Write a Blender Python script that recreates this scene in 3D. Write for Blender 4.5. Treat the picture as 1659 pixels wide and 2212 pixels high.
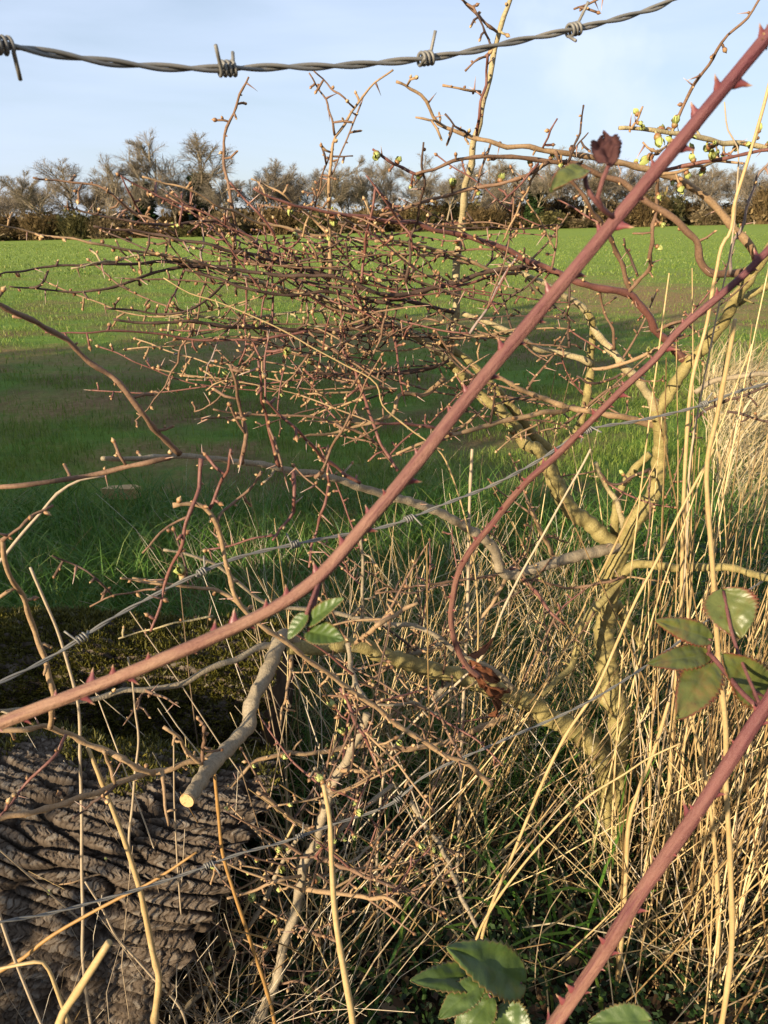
import bpy, math, random
import numpy as np
from mathutils import Vector, Matrix
random.seed(11); rng = np.random.default_rng(11)
R = math.radians
for o in list(bpy.data.objects): bpy.data.objects.remove(o)
scene = bpy.context.scene
col = scene.collection

# ------------------------------------------------------------------ camera, sky, sun, exposure
PITCH = R(20.7); CAMZ = 1.15; FPX = 1658.0            # picture plane 1659 x 2212
cam_d = bpy.data.cameras.new('camera'); cam = bpy.data.objects.new('camera', cam_d); col.objects.link(cam)
cam.location = (0, 0, CAMZ); cam.rotation_euler = (math.pi/2 - PITCH, 0, 0)
cam_d.sensor_fit = 'VERTICAL'; cam_d.sensor_height = 36; cam_d.lens = FPX/2212*36
cam_d.clip_start = 0.02; cam_d.clip_end = 3000
cam_d.dof.use_dof = True; cam_d.dof.focus_distance = 1.0; cam_d.dof.aperture_fstop = 27
scene.camera = cam
SUN_AZ = R(-140); SUN_EL = R(13)                        # azimuth clockwise from +Y: low, behind the left shoulder
w = bpy.data.worlds.new('World'); scene.world = w; w.use_nodes = True
nt = w.node_tree; nt.nodes.clear()
def N(nt, t, **k):
    n = nt.nodes.new(t)
    for a, b in k.items(): setattr(n, a, b)
    return n
sky = N(nt, 'ShaderNodeTexSky', sky_type='NISHITA', sun_disc=False, sun_elevation=SUN_EL, sun_rotation=SUN_AZ,
        altitude=100, air_density=1.0, dust_density=0.6, ozone_density=1.6)
bg = N(nt, 'ShaderNodeBackground'); bg.inputs[1].default_value = 0.054
wo = N(nt, 'ShaderNodeOutputWorld')
tc = N(nt, 'ShaderNodeTexCoord')
mp = N(nt, 'ShaderNodeMapping'); mp.inputs['Scale'].default_value = (1.0, 1.2, 5.0)
cn = N(nt, 'ShaderNodeTexNoise'); cn.inputs['Scale'].default_value = 2.0; cn.inputs['Detail'].default_value = 7; cn.inputs['Distortion'].default_value = .6
cr = N(nt, 'ShaderNodeMapRange'); cr.inputs[1].default_value = .38; cr.inputs[2].default_value = .8; cr.inputs[3].default_value = .5; cr.inputs[4].default_value = .92
mx = N(nt, 'ShaderNodeMix', data_type='RGBA'); mx.inputs['B'].default_value = (6.0, 7.0, 9.0, 1)
L = nt.links.new
L(tc.outputs['Generated'], mp.inputs['Vector']); L(mp.outputs[0], cn.inputs['Vector']); L(cn.outputs['Fac'], cr.inputs[0])
cdv = Vector(((1275-829.5)/FPX, math.cos(PITCH)+math.sin(PITCH)*(950/FPX), -math.sin(PITCH)+math.cos(PITCH)*(950/FPX))).normalized()
dp = N(nt, 'ShaderNodeVectorMath', operation='DISTANCE'); dp.inputs[1].default_value = cdv; L(tc.outputs['Generated'], dp.inputs[0])
cn2 = N(nt, 'ShaderNodeTexNoise'); cn2.inputs['Scale'].default_value = 9; cn2.inputs['Detail'].default_value = 6; L(tc.outputs['Generated'], cn2.inputs['Vector'])
d2 = N(nt, 'ShaderNodeMath', operation='ADD'); L(dp.outputs['Value'], d2.inputs[0]); L(cn2.outputs['Fac'], d2.inputs[1])
c2 = N(nt, 'ShaderNodeMapRange'); L(d2.outputs[0], c2.inputs[0]); c2.inputs[1].default_value = .62; c2.inputs[2].default_value = .42; c2.inputs[3].default_value = 0; c2.inputs[4].default_value = .35
ad = N(nt, 'ShaderNodeMath', operation='ADD'); L(cr.outputs[0], ad.inputs[0]); L(c2.outputs[0], ad.inputs[1]); ad.use_clamp = True
L(ad.outputs[0], mx.inputs['Factor']); L(sky.outputs[0], mx.inputs['A']); L(mx.outputs['Result'], bg.inputs[0]); L(bg.outputs[0], wo.inputs[0])
sl = bpy.data.lights.new('sun', 'SUN'); sl.energy = 5.0; sl.angle = R(.55); sl.color = (1, .82, .58)
sun = bpy.data.objects.new('sun', sl); col.objects.link(sun)
sdir = Vector((math.sin(SUN_AZ)*math.cos(SUN_EL), math.cos(SUN_AZ)*math.cos(SUN_EL), math.sin(SUN_EL)))
sun.rotation_euler = sdir.to_track_quat('Z', 'Y').to_euler(); sun.location = (-3, -3, 6)
scene.view_settings.view_transform = 'Standard'; scene.view_settings.look = 'None'
scene.view_settings.exposure = 1.3; scene.view_settings.gamma = 1

# ------------------------------------------------------------------ helpers
CP, SP = math.cos(PITCH), math.sin(PITCH)
def P(u, v, Y):
    x = (u-829.5)/FPX; q = (1106-v)/FPX
    d = np.array((x, CP+SP*q, -SP+CP*q)); s = Y/d[1]
    return d*s + np.array((0, 0, CAMZ)), s
def proj(p):
    p = np.asarray(p) - np.array((0, 0, CAMZ)); dep = p[1]*CP - p[2]*SP
    return 829.5+FPX*p[0]/dep, 1106-FPX*(p[1]*SP+p[2]*CP)/dep, dep
OFF = {'F': (0, 0, 1), 'T1': (0, 0, .5117), 'T2': (810.2, 0, .5117), 'T3': (0, 485, .5117), 'T4': (810.2, 485, .5117),
       'T5': (0, 970, .5117), 'T6': (810.2, 970, .5117), 'T7': (0, 1516, .5117), 'T8': (810.2, 1516, .5117)}
def px(tile, s):
    out = []; t = tile
    for tok in s.split():
        if ':' in tok: t, tok = tok.split(':')
        a, b = tok.split(','); ox, oy, k = OFF[t]
        out.append((ox+float(a)*k, oy+float(b)*k))
    i = 1
    while i < len(out)-1:                              # drop points that double back where tracings overlap
        a = np.subtract(out[i], out[i-1]); b = np.subtract(out[i+1], out[i])
        if a.dot(b)/(np.linalg.norm(a)*np.linalg.norm(b)+1e-9) < -.25: del out[i+1]; i = max(1, i-1)
        else: i += 1
    return np.array(out)
def world_path(tile, s, Y0, Y1, wob=0.012, ymid=None):
    uv = px(tile, s); seg = np.r_[0, np.cumsum(np.linalg.norm(np.diff(uv, axis=0), axis=1))]; t = seg/seg[-1]
    ph = random.random()*6
    pts, dep = [], []
    for (u, v), q in zip(uv, t):
        Y = Y0+(Y1-Y0)*q + wob*math.sin(q*7+ph)*min(1, 4*q, 4*(1-q))
        p, d = P(u, v, Y); pts.append(p); dep.append(d)
    return np.array(pts), np.array(dep), t
def smooth(pts, step, extra=None):
    """Catmull-Rom resample; extra is an (n,k) array interpolated with it"""
    pts = np.asarray(pts, float); n = len(pts)
    tg = np.gradient(pts, axis=0) if n > 2 else np.repeat((pts[1]-pts[0])[None], 2, 0)
    for k in range(1, n-1):
        a_, b_ = pts[k]-pts[k-1], pts[k+1]-pts[k]; tg[k] = a_/(np.linalg.norm(a_)+1e-9)+b_/(np.linalg.norm(b_)+1e-9)
    tg = tg/(np.linalg.norm(tg, axis=1)[:, None]+1e-9)
    out, ex = [], []
    for i in range(n-1):
        p1, p2 = pts[i], pts[i+1]; L_ = np.linalg.norm(p2-p1); m = max(1, int(math.ceil(L_/step)))
        for k in range(m):
            t = k/m; t2, t3 = t*t, t*t*t
            out.append((2*t3-3*t2+1)*p1+(t3-2*t2+t)*tg[i]*L_+(3*t2-2*t3)*p2+(t3-t2)*tg[i+1]*L_)
            if extra is not None: ex.append(extra[i]*(1-t)+extra[i+1]*t)
    out.append(pts[-1])
    if extra is not None: ex.append(extra[-1]); return np.array(out), np.array(ex)
    return np.array(out)

class MB:
    def __init__(s): s.v = []; s.q = []; s.t = []; s.tc = []; s.rn = []; s.n = 0; s.qm = []; s.tm = []
    def add(s, v, q=None, t=None, tc=None, rn=0.5, m=0):
        v = np.asarray(v, float).reshape(-1, 3)
        s.v.append(v)
        if q is not None and len(q):
            q = np.asarray(q, int).reshape(-1, 4)+s.n; s.q.append(q); s.qm.append(np.full(len(q), m))
        if t is not None and len(t):
            t = np.asarray(t, int).reshape(-1, 3)+s.n; s.t.append(t); s.tm.append(np.full(len(t), m))
        s.tc.append(v if tc is None else np.asarray(tc, float).reshape(-1, 3))
        s.rn.append(np.broadcast_to(np.asarray(rn, float), (len(v),)))
        s.n += len(v)
    def mesh(s, name, mats, base=(0, 0, 0), flat=False):
        me = bpy.data.meshes.new(name)
        v = np.vstack(s.v)-np.asarray(base, float)
        q = np.vstack(s.q) if s.q else np.zeros((0, 4), int); t = np.vstack(s.t) if s.t else np.zeros((0, 3), int)
        me.vertices.add(len(v)); me.vertices.foreach_set('co', v.astype(np.float32).ravel())
        li = np.r_[q.ravel(), t.ravel()]; me.loops.add(len(li)); me.loops.foreach_set('vertex_index', li.astype(np.int32))
        npol = len(q)+len(t); me.polygons.add(npol)
        ls = np.r_[np.arange(len(q))*4, len(q)*4+np.arange(len(t))*3]
        me.polygons.foreach_set('loop_start', ls.astype(np.int32))
        mi = np.concatenate((s.qm or [np.zeros(0)])+(s.tm or [np.zeros(0)]))
        for m in (mats if isinstance(mats, (list, tuple)) else [mats]): me.materials.append(M[m])
        me.polygons.foreach_set('material_index', mi.astype(np.int32))
        me.polygons.foreach_set('use_smooth', np.full(npol, not flat))
        a = me.attributes.new('tc', 'FLOAT_VECTOR', 'POINT'); a.data.foreach_set('vector', np.vstack(s.tc).astype(np.float32).ravel())
        a = me.attributes.new('rn', 'FLOAT', 'POINT'); a.data.foreach_set('value', np.concatenate(s.rn).astype(np.float32))
        me.update(calc_edges=True); me.validate()
        return me
def frames(p):
    T = np.gradient(p, axis=0); T /= np.linalg.norm(T, axis=1)[:, None]+1e-12
    a = np.array((0, 0, 1.)) if abs(T[0][2]) < .9 else np.array((1., 0, 0))
    n = np.cross(T[0], a); n /= np.linalg.norm(n); Ns = [n]
    for i in range(1, len(p)):
        n = n-T[i]*n.dot(T[i]); n /= np.linalg.norm(n)+1e-12; Ns.append(n)
    Ns = np.array(Ns); return T, Ns, np.cross(T, Ns)
def tube(mb, p, r, sides=8, cap=True, rn=.5, m=0, flat=None, twist=0, knob=0):
    p = np.asarray(p, float); n = len(p); r = np.broadcast_to(np.asarray(r, float), (n,))
    T, A, B = frames(p); s = np.r_[0, np.cumsum(np.linalg.norm(np.diff(p, axis=0), axis=1))]
    a = np.arange(sides)/sides*2*math.pi
    rr = r[:, None]*np.ones(sides)
    if flat is not None: rr = rr*(1+flat*np.cos(5*a)[None, :])
    if knob:
        f = random.random()*9; z = s[:, None]
        rr = rr*(1+knob*(.45*np.sin(2*a[None, :]+z*31+f)+.35*np.sin(3*a[None, :]-z*63+2*f)+.35*np.sin(z*170+f+np.sin(a)[None, :])+.5*(rng.random(rr.shape)-.5)
                        +1.4*np.maximum(0, np.sin(z*43+f)*np.sin(a[None, :]+z*29+f)-.72)*3))
    aa = a[None, :]+twist*s[:, None]
    v = p[:, None, :]+rr[:, :, None]*(np.cos(aa)[:, :, None]*A[:, None, :]+np.sin(aa)[:, :, None]*B[:, None, :])
    tcx = np.stack([np.cos(a)[None, :]*rr, np.sin(a)[None, :]*rr, np.repeat(s[:, None], sides, 1)], -1)
    i = np.arange(n-1)[:, None]*sides; j = np.arange(sides)[None, :]; k = (j+1) % sides
    q = np.stack([i+j, i+k, i+sides+k, i+sides+j], -1).reshape(-1, 4)
    v = v.reshape(-1, 3); tcx = tcx.reshape(-1, 3)
    if cap:
        v = np.vstack([v, p[0], p[-1]]); tcx = np.vstack([tcx, (0, 0, 0), (0, 0, s[-1])]); c0, c1 = n*sides, n*sides+1
        j = np.arange(sides); k = (j+1) % sides
        t = np.vstack([np.stack([np.full(sides, c0), k, j], -1), np.stack([np.full(sides, c1), (n-1)*sides+j, (n-1)*sides+k], -1)])
    else: t = None
    mb.add(v, q, t, tcx, rn, m)
def tubes(mb, paths, rad, sides=3, rn=None, m=0):
    """many tubes at once: paths (N,K,3), rad (N,K)"""
    paths = np.asarray(paths); n, K, _ = paths.shape
    ax = paths[:, -1]-paths[:, 0]; ax /= np.linalg.norm(ax, axis=1)[:, None]+1e-9
    h = np.where(np.abs(ax[:, 2:3]) < .9, np.array([[0, 0, 1.]]), np.array([[1., 0, 0]]))
    A = np.cross(ax, h); A /= np.linalg.norm(A, axis=1)[:, None]+1e-9; B = np.cross(ax, A)
    a = np.arange(sides)/sides*2*math.pi+.4
    ring = np.cos(a)[None, :, None]*A[:, None, :]+np.sin(a)[None, :, None]*B[:, None, :]
    v = paths[:, :, None, :]+rad[:, :, None, None]*ring[:, None, :, :]
    s = np.cumsum(np.r_['1', np.zeros((n, 1)), np.linalg.norm(np.diff(paths, axis=1), axis=2)], axis=1)
    off = rng.random(n)*5
    tcx = np.stack(np.broadcast_arrays(np.cos(a)[None, None, :]*.002, np.sin(a)[None, None, :]*.002, (s+off[:, None])[:, :, None]), -1)
    b = (np.arange(n)*K*sides)[:, None, None]; i = (np.arange(K-1)*sides)[None, :, None]; j = np.arange(sides)[None, None, :]; k = (j+1) % sides
    q = np.stack(np.broadcast_arrays(b+i+j, b+i+k, b+i+sides+k, b+i+sides+j), -1).reshape(-1, 4)
    rn = rng.random(n) if rn is None else np.broadcast_to(rn, (n,))
    mb.add(v.reshape(-1, 3), q, None, tcx.reshape(-1, 3), np.repeat(rn, K*sides), m)
def blades(mb, base, d, length, width, bend, rn=None, m=0, segs=2):
    """grass blades: base (N,3), lean dir d (N,2), tapered ribbons"""
    n = len(base); rn = rng.random(n) if rn is None else rn
    ang = rng.random(n)*2*math.pi; side = np.stack([np.cos(ang), np.sin(ang), np.zeros(n)], -1)
    vs = []
    for k in range(segs+1):
        t = k/segs
        c = base+np.stack([d[:, 0]*bend*t*t*length, d[:, 1]*bend*t*t*length, length*t*(1-.35*bend*t)], -1)
        wd = (width*(1-.45*t) if k < segs else width*.06)[:, None]*side/2
        vs += [c-wd, c+wd]
    v = np.stack(vs, 1); K = 2*(segs+1); b = np.arange(n)[:, None]*K
    q = np.concatenate([np.stack([b+2*k, b+2*k+1, b+2*k+3, b+2*k+2], -1) for k in range(segs)], 1).reshape(-1, 4)
    t_ = np.repeat(np.arange(segs+1)/segs, 2)
    tcx = np.zeros((n, K, 3)); tcx[:, :, 2] = t_[None, :]; tcx[:, :, 0] = (base[:, 0])[:, None]; tcx[:, :, 1] = base[:, 1][:, None]
    mb.add(v.reshape(-1, 3), q, None, tcx.reshape(-1, 3), np.repeat(rn, K), m)

def tag(o, label=None, cat=None, group=None, kind=None):
    if label: o['label'] = label
    if cat: o['category'] = cat
    if group: o['group'] = group
    if kind: o['kind'] = kind
    return o
def new(name, data, parent=None, loc=None):
    o = bpy.data.objects.new(name, data); col.objects.link(o)
    if parent: o.parent = parent
    if loc is not None: o.location = loc
    return o
def thing(name, label, cat, loc=(0, 0, 0), group=None):
    o = new(name, None, None, loc); o.empty_display_size = .05
    return tag(o, label, cat, group)

# ------------------------------------------------------------------ materials
M = {}
def mat(name, rough=.7, spec=.3, transl=0, metal=0):
    m = bpy.data.materials.new(name); m.use_nodes = True; nt = m.node_tree; nt.nodes.clear()
    out = N(nt, 'ShaderNodeOutputMaterial'); b = N(nt, 'ShaderNodeBsdfPrincipled')
    b.inputs['Roughness'].default_value = rough; b.inputs['Specular IOR Level'].default_value = spec; b.inputs['Metallic'].default_value = metal
    nt.links.new(b.outputs[0], out.inputs[0]); M[name] = m
    return m, nt, b, out
def ramp(nt, fac, stops, interp='LINEAR'):
    r = N(nt, 'ShaderNodeValToRGB'); e = r.color_ramp.elements; r.color_ramp.interpolation = interp
    e[0].position, e[0].color = stops[0][0], (*stops[0][1], 1); e[1].position, e[1].color = stops[1][0], (*stops[1][1], 1)
    for p, c in stops[2:]: x = e.new(p); x.color = (*c, 1)
    if fac is not None: nt.links.new(fac, r.inputs[0])
    return r.outputs[0]
def attr(nt, name): return N(nt, 'ShaderNodeAttribute', attribute_name=name)
def noise(nt, vec, scale, detail=4, rough=.55, sc=None, dist=0):
    if sc is not None:
        m_ = N(nt, 'ShaderNodeMapping'); m_.inputs['Scale'].default_value = sc; nt.links.new(vec, m_.inputs[0]); vec = m_.outputs[0]
    n = N(nt, 'ShaderNodeTexNoise'); n.inputs['Scale'].default_value = scale; n.inputs['Detail'].default_value = detail
    n.inputs['Roughness'].default_value = rough; n.inputs['Distortion'].default_value = dist
    nt.links.new(vec, n.inputs['Vector']); return n.outputs['Fac']
def mix(nt, f, a, b, mode='MIX'):
    x = N(nt, 'ShaderNodeMix', data_type='RGBA', blend_type=mode)
    for s, val in (('Factor', f), ('A', a), ('B', b)):
        i = x.inputs[s]
        if hasattr(val, 'is_output') or isinstance(val, bpy.types.NodeSocket): nt.links.new(val, i)
        else: i.default_value = (*val, 1) if isinstance(val, tuple) else val
    return x.outputs['Result']
def bump(nt, b, h, strength, dist):
    n = N(nt, 'ShaderNodeBump'); n.inputs['Strength'].default_value = strength; n.inputs['Distance'].default_value = dist
    nt.links.new(h, n.inputs['Height']); nt.links.new(n.outputs[0], b.inputs['Normal'])
def maprange(nt, f, a, b, c=0, d=1):
    m = N(nt, 'ShaderNodeMapRange'); nt.links.new(f, m.inputs[0])
    for i, x in zip((1, 2, 3, 4), (a, b, c, d)): m.inputs[i].default_value = x
    return m.outputs[0]
def bark(name, ca, cb, cc, ring=0, rough=.7, spec=.25, bs=.4):
    m, nt, b, o = mat(name, rough, spec)
    v = attr(nt, 'tc').outputs['Vector']
    n1 = noise(nt, v, 60, 5, .6, (1, 1, .5)); c = ramp(nt, n1, [(.3, ca), (.62, cb), (.8, cc)])
    if name.startswith('straw'): c = mix(nt, 1.0, c, ramp(nt, attr(nt, 'rn').outputs['Fac'], [(0, (.16, .11, .08)), (.3, (.42, .35, .28)), (.6, (.78, .72, .65)), (.9, (1, 1, 1))]), 'MULTIPLY')
    n2 = noise(nt, v, 420, 3, .6)
    n3 = noise(nt, v, 60, 4, .6, (1, 1, 9 if ring else .25), .5)
    c = mix(nt, maprange(nt, n2, .45, .75, 0, .55), c, tuple(x*.45 for x in ca))
    if ring: c = mix(nt, maprange(nt, n3, .52, .7, 0, .55), c, tuple(x*.5 for x in cb))
    nt.links.new(c, b.inputs['Base Color'])
    h = mix(nt, .5, n2, n3); bump(nt, b, h, bs, .002)
    return m
bark('bark_trunk', (.16, .13, .045), (.27, .22, .085), (.37, .33, .21), 1, bs=.9)
bark('bark_pale', (.25, .20, .10), (.36, .30, .17), (.46, .42, .32), 1, bs=.8)
bark('bark_grey', (.19, .15, .095), (.28, .23, .155), (.38, .34, .27), 1, bs=.8)
bark('bark_tan', (.20, .125, .065), (.31, .21, .115), (.40, .32, .22), 0)
bark('bark_brown', (.115, .066, .04), (.19, .115, .07), (.33, .25, .18), 0)
bark('bark_red', (.105, .042, .032), (.165, .07, .052), (.32, .21, .165), 0, .55, .35)
bark('bark_dark', (.05, .031, .023), (.085, .052, .037), (.27, .21, .165), 0)
bark('bark_lilac', (.18, .135, .12), (.26, .205, .18), (.35, .30, .275), 0)
bark('straw', (.48, .36, .17), (.60, .48, .26), (.66, .57, .38), 0, .55, .3, .15)
bark('straw_grey', (.46, .40, .30), (.56, .49, .37), (.62, .57, .48), 0, .6, .2, .15)
bark('straw_brown', (.38, .22, .07), (.48, .30, .11), (.55, .40, .2), 0, .55, .3, .15)
def simple(name, stops, rough=.6, spec=.3, src='rn', scale=200):
    m, nt, b, o = mat(name, rough, spec)
    f = attr(nt, 'rn').outputs['Fac'] if src == 'rn' else noise(nt, N(nt, 'ShaderNodeTexCoord').outputs['Object'], scale, 4)
    c = ramp(nt, f, stops); nt.links.new(c, b.inputs['Base Color']); return m, nt, b, o, c
simple('bud', [(.0, (.09, .04, .02)), (.45, (.22, .115, .05)), (1, (.42, .30, .15))], .5, .4)
simple('bud_green', [(0, (.20, .075, .035)), (.35, (.20, .22, .06)), (1, (.34, .38, .12))], .5, .4)
simple('thorn', [(0, (.17, .09, .06)), (.6, (.26, .16, .12)), (1, (.50, .42, .35))], .45, .4)
simple('prickle', [(0, (.12, .03, .035)), (.6, (.15, .045, .04)), (1, (.38, .25, .14))], .45, .4)
simple('cut_wood', [(.3, (.36, .22, .095)), (.5, (.44, .29, .135)), (.7, (.26, .15, .06))], .8, .2, 'n', 320)
def blade_mat(name, stops, tr=.35, tip=None):
    m, nt, b, o, c = simple(name, stops, .5, .3)
    if tip:
        tz = N(nt, 'ShaderNodeSeparateXYZ'); nt.links.new(attr(nt, 'tc').outputs['Vector'], tz.inputs[0])
        c = mix(nt, maprange(nt, tz.outputs[2], .55, 1, 0, .8), c, tip); nt.links.new(c, b.inputs['Base Color'])
    t = N(nt, 'ShaderNodeBsdfTranslucent'); nt.links.new(c, t.inputs[0])
    x = N(nt, 'ShaderNodeMixShader'); x.inputs[0].default_value = tr
    nt.links.new(b.outputs[0], x.inputs[1]); nt.links.new(t.outputs[0], x.inputs[2]); nt.links.new(x.outputs[0], o.inputs[0])
blade_mat('wheat', [(0, (.065, .115, .02)), (.5, (.135, .195, .03)), (.85, (.20, .25, .042)), (1, (.30, .27, .10))])
blade_mat('green_grass', [(0, (.04, .10, .015)), (.6, (.08, .17, .025)), (1, (.17, .22, .05))])
blade_mat('dry_blade', [(0, (.22, .16, .07)), (.5, (.40, .31, .15)), (1, (.55, .46, .29))], .25)
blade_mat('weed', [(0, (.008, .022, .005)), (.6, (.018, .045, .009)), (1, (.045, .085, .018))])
blade_mat('moss', [(0, (.03, .03, .006)), (.5, (.075, .07, .010)), (1, (.15, .125, .02))], .2)
blade_mat('ivy', [(0, (.012, .028, .008)), (1, (.035, .06, .016))], .15)
blade_mat('litter', [(0, (.05, .03, .014)), (.5, (.11, .065, .032)), (1, (.20, .14, .075))], .15)
simple('far_bark', [(0, (.15, .12, .08)), (1, (.26, .21, .14))], .8, .1)
simple('far_twig', [(0, (.12, .098, .072)), (.5, (.18, .15, .11)), (1, (.235, .20, .15))], .8, .1)
simple('far_bush', [(0, (.04, .028, .014)), (.5, (.085, .058, .026)), (1, (.15, .105, .045))], .8, .1)
simple('far_bush_olive', [(0, (.03, .03, .012)), (.5, (.06, .056, .022)), (1, (.11, .095, .035))], .8, .1)
simple('far_bush_tan', [(0, (.06, .045, .025)), (.5, (.11, .082, .045)), (1, (.17, .13, .07))], .8, .1)
# cane: purple-red with tan stretches and pale flecks
m, nt, b, o = mat('cane', .6, .25)
v = attr(nt, 'tc').outputs['Vector']; rn = attr(nt, 'rn').outputs['Fac']
n1 = noise(nt, v, 45, 6, .7, (1, 1, .5)); n2 = noise(nt, v, 700, 4, .7, (1, 1, .5)); n3 = noise(nt, v, 420, 3, .6, (1, 1, .07))
red = ramp(nt, n1, [(.3, (.075, .024, .028)), (.6, (.12, .042, .045)), (.8, (.17, .075, .062))])
tan = ramp(nt, n1, [(.3, (.17, .075, .05)), (.55, (.25, .15, .09)), (.8, (.14, .05, .045))])
c = mix(nt, rn, red, tan); c = mix(nt, maprange(nt, n2, .62, .75, 0, .35), c, (.30, .20, .17)); c = mix(nt, maprange(nt, n3, .48, .68, 0, .65), c, (.07, .016, .025))
nt.links.new(c, b.inputs['Base Color']); bump(nt, b, mix(nt, .5, n2, n3), .8, .002)
# galvanised wire
m, nt, b, o = mat('wire', .6, .4, metal=.3)
v = attr(nt, 'tc').outputs['Vector']
c = ramp(nt, noise(nt, v, 90, 5, .65, (1, 1, .3)), [(.3, (.10, .098, .092)), (.5, (.16, .155, .14)), (.72, (.23, .205, .16))])
nt.links.new(c, b.inputs['Base Color']); bump(nt, b, noise(nt, v, 900, 3), .15, .0006)
# bramble leaves
def leaf_mat(name, green, edge, dark, red):
    m, nt, b, o = mat(name, .42, .5) if name in ('leaf_green', 'leaf_bronze') else mat(name, .85, .1)
    v = attr(nt, 'tc').outputs['Vector']; rn = attr(nt, 'rn').outputs['Fac']     # rn: 0 at midrib/veins, 1 between, tc.z: edge distance
    sp = N(nt, 'ShaderNodeSeparateXYZ'); nt.links.new(v, sp.inputs[0])
    geo = N(nt, 'ShaderNodeTexCoord').outputs['Object']
    n1 = noise(nt, geo, 70, 5, .6); n2 = noise(nt, geo, 260, 4, .7)
    c = ramp(nt, n1, [(.3, dark), (.65, green)])
    c = mix(nt, maprange(nt, rn, .0, .25, .10, 0), c, tuple(min(1, x*1.7+.02) for x in green))
    e = N(nt, 'ShaderNodeMath', operation='ADD'); nt.links.new(maprange(nt, sp.outputs[2], .78, 1.0), e.inputs[0]); nt.links.new(maprange(nt, n1, .35, .75, -.45, red), e.inputs[1]); e.use_clamp = True
    c = mix(nt, e.outputs[0], c, edge)
    c = mix(nt, maprange(nt, n2, .64, .72, 0, .8), c, tuple(x*.5 for x in edge))
    nt.links.new(c, b.inputs['Base Color'])
    t = N(nt, 'ShaderNodeBsdfTranslucent'); nt.links.new(c, t.inputs[0]); x = N(nt, 'ShaderNodeMixShader'); x.inputs[0].default_value = .18
    nt.links.new(b.outputs[0], x.inputs[1]); nt.links.new(t.outputs[0], x.inputs[2]); nt.links.new(x.outputs[0], o.inputs[0])
    bump(nt, b, mix(nt, .7, rn, n2), .35, .0010)
leaf_mat('leaf_green', (.075, .115, .022), (.15, .085, .03), (.038, .068, .015), .2)
leaf_mat('leaf_bronze', (.12, .13, .03), (.15, .042, .022), (.065, .085, .02), .62)
leaf_mat('leaf_dead', (.06, .026, .026), (.022, .010, .012), (.085, .042, .038), .5)
leaf_mat('leaf_rust', (.15, .06, .028), (.07, .028, .016), (.11, .042, .022), .4)
# log bark, cut end
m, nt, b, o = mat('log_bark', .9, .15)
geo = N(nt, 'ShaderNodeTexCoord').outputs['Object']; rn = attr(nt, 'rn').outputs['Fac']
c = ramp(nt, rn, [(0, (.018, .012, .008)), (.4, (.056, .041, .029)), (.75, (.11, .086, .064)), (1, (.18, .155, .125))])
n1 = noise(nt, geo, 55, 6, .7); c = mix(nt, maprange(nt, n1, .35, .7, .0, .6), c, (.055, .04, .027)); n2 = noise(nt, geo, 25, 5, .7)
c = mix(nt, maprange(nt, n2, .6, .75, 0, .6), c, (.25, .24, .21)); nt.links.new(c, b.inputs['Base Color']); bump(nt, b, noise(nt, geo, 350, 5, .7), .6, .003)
simple('log_end', [(.3, (.03, .02, .012)), (.6, (.06, .04, .025)), (.8, (.02, .014, .01))], .9, .1, 'n', 30)
simple('post_wood', [(.3, (.20, .17, .13)), (.7, (.30, .26, .20))], .9, .1, 'n', 30)
# ground
m, nt, b, o = mat('ground', .95, .1)
geo = N(nt, 'ShaderNodeNewGeometry').outputs['Position']
sp = N(nt, 'ShaderNodeSeparateXYZ'); nt.links.new(geo, sp.inputs[0])
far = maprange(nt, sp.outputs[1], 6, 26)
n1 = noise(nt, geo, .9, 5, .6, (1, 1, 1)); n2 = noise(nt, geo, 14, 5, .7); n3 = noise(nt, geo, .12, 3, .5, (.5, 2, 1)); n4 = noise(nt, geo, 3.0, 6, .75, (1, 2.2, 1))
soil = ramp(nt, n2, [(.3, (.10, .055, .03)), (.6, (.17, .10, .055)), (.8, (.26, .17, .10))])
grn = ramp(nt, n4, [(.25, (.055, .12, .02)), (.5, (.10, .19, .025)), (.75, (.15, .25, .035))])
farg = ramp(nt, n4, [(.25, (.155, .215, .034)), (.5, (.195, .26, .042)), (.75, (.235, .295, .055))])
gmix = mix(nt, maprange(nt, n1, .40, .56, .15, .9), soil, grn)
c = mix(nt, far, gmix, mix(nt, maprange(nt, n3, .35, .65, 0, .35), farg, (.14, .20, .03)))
# bare reddish patch out in the field
n5 = noise(nt, geo, 2.2, 8, .8, (1, 1.2, 1))
def blob(cx, cy, rx, ry, f0=1.3, f1=.4):
    vm = N(nt, 'ShaderNodeVectorMath', operation='SUBTRACT'); nt.links.new(geo, vm.inputs[0]); vm.inputs[1].default_value = (cx, cy, 0)
    vs = N(nt, 'ShaderNodeVectorMath', operation='MULTIPLY'); nt.links.new(vm.outputs[0], vs.inputs[0]); vs.inputs[1].default_value = (1/rx, 1/ry, 0)
    ln = N(nt, 'ShaderNodeVectorMath', operation='LENGTH'); nt.links.new(vs.outputs[0], ln.inputs[0])
    a = N(nt, 'ShaderNodeMath', operation='ADD'); nt.links.new(ln.outputs['Value'], a.inputs[0]); nt.links.new(maprange(nt, n5, .32, .68, -1.0, 1.0), a.inputs[1])
    return maprange(nt, a.outputs[0], f0, f1)
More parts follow.
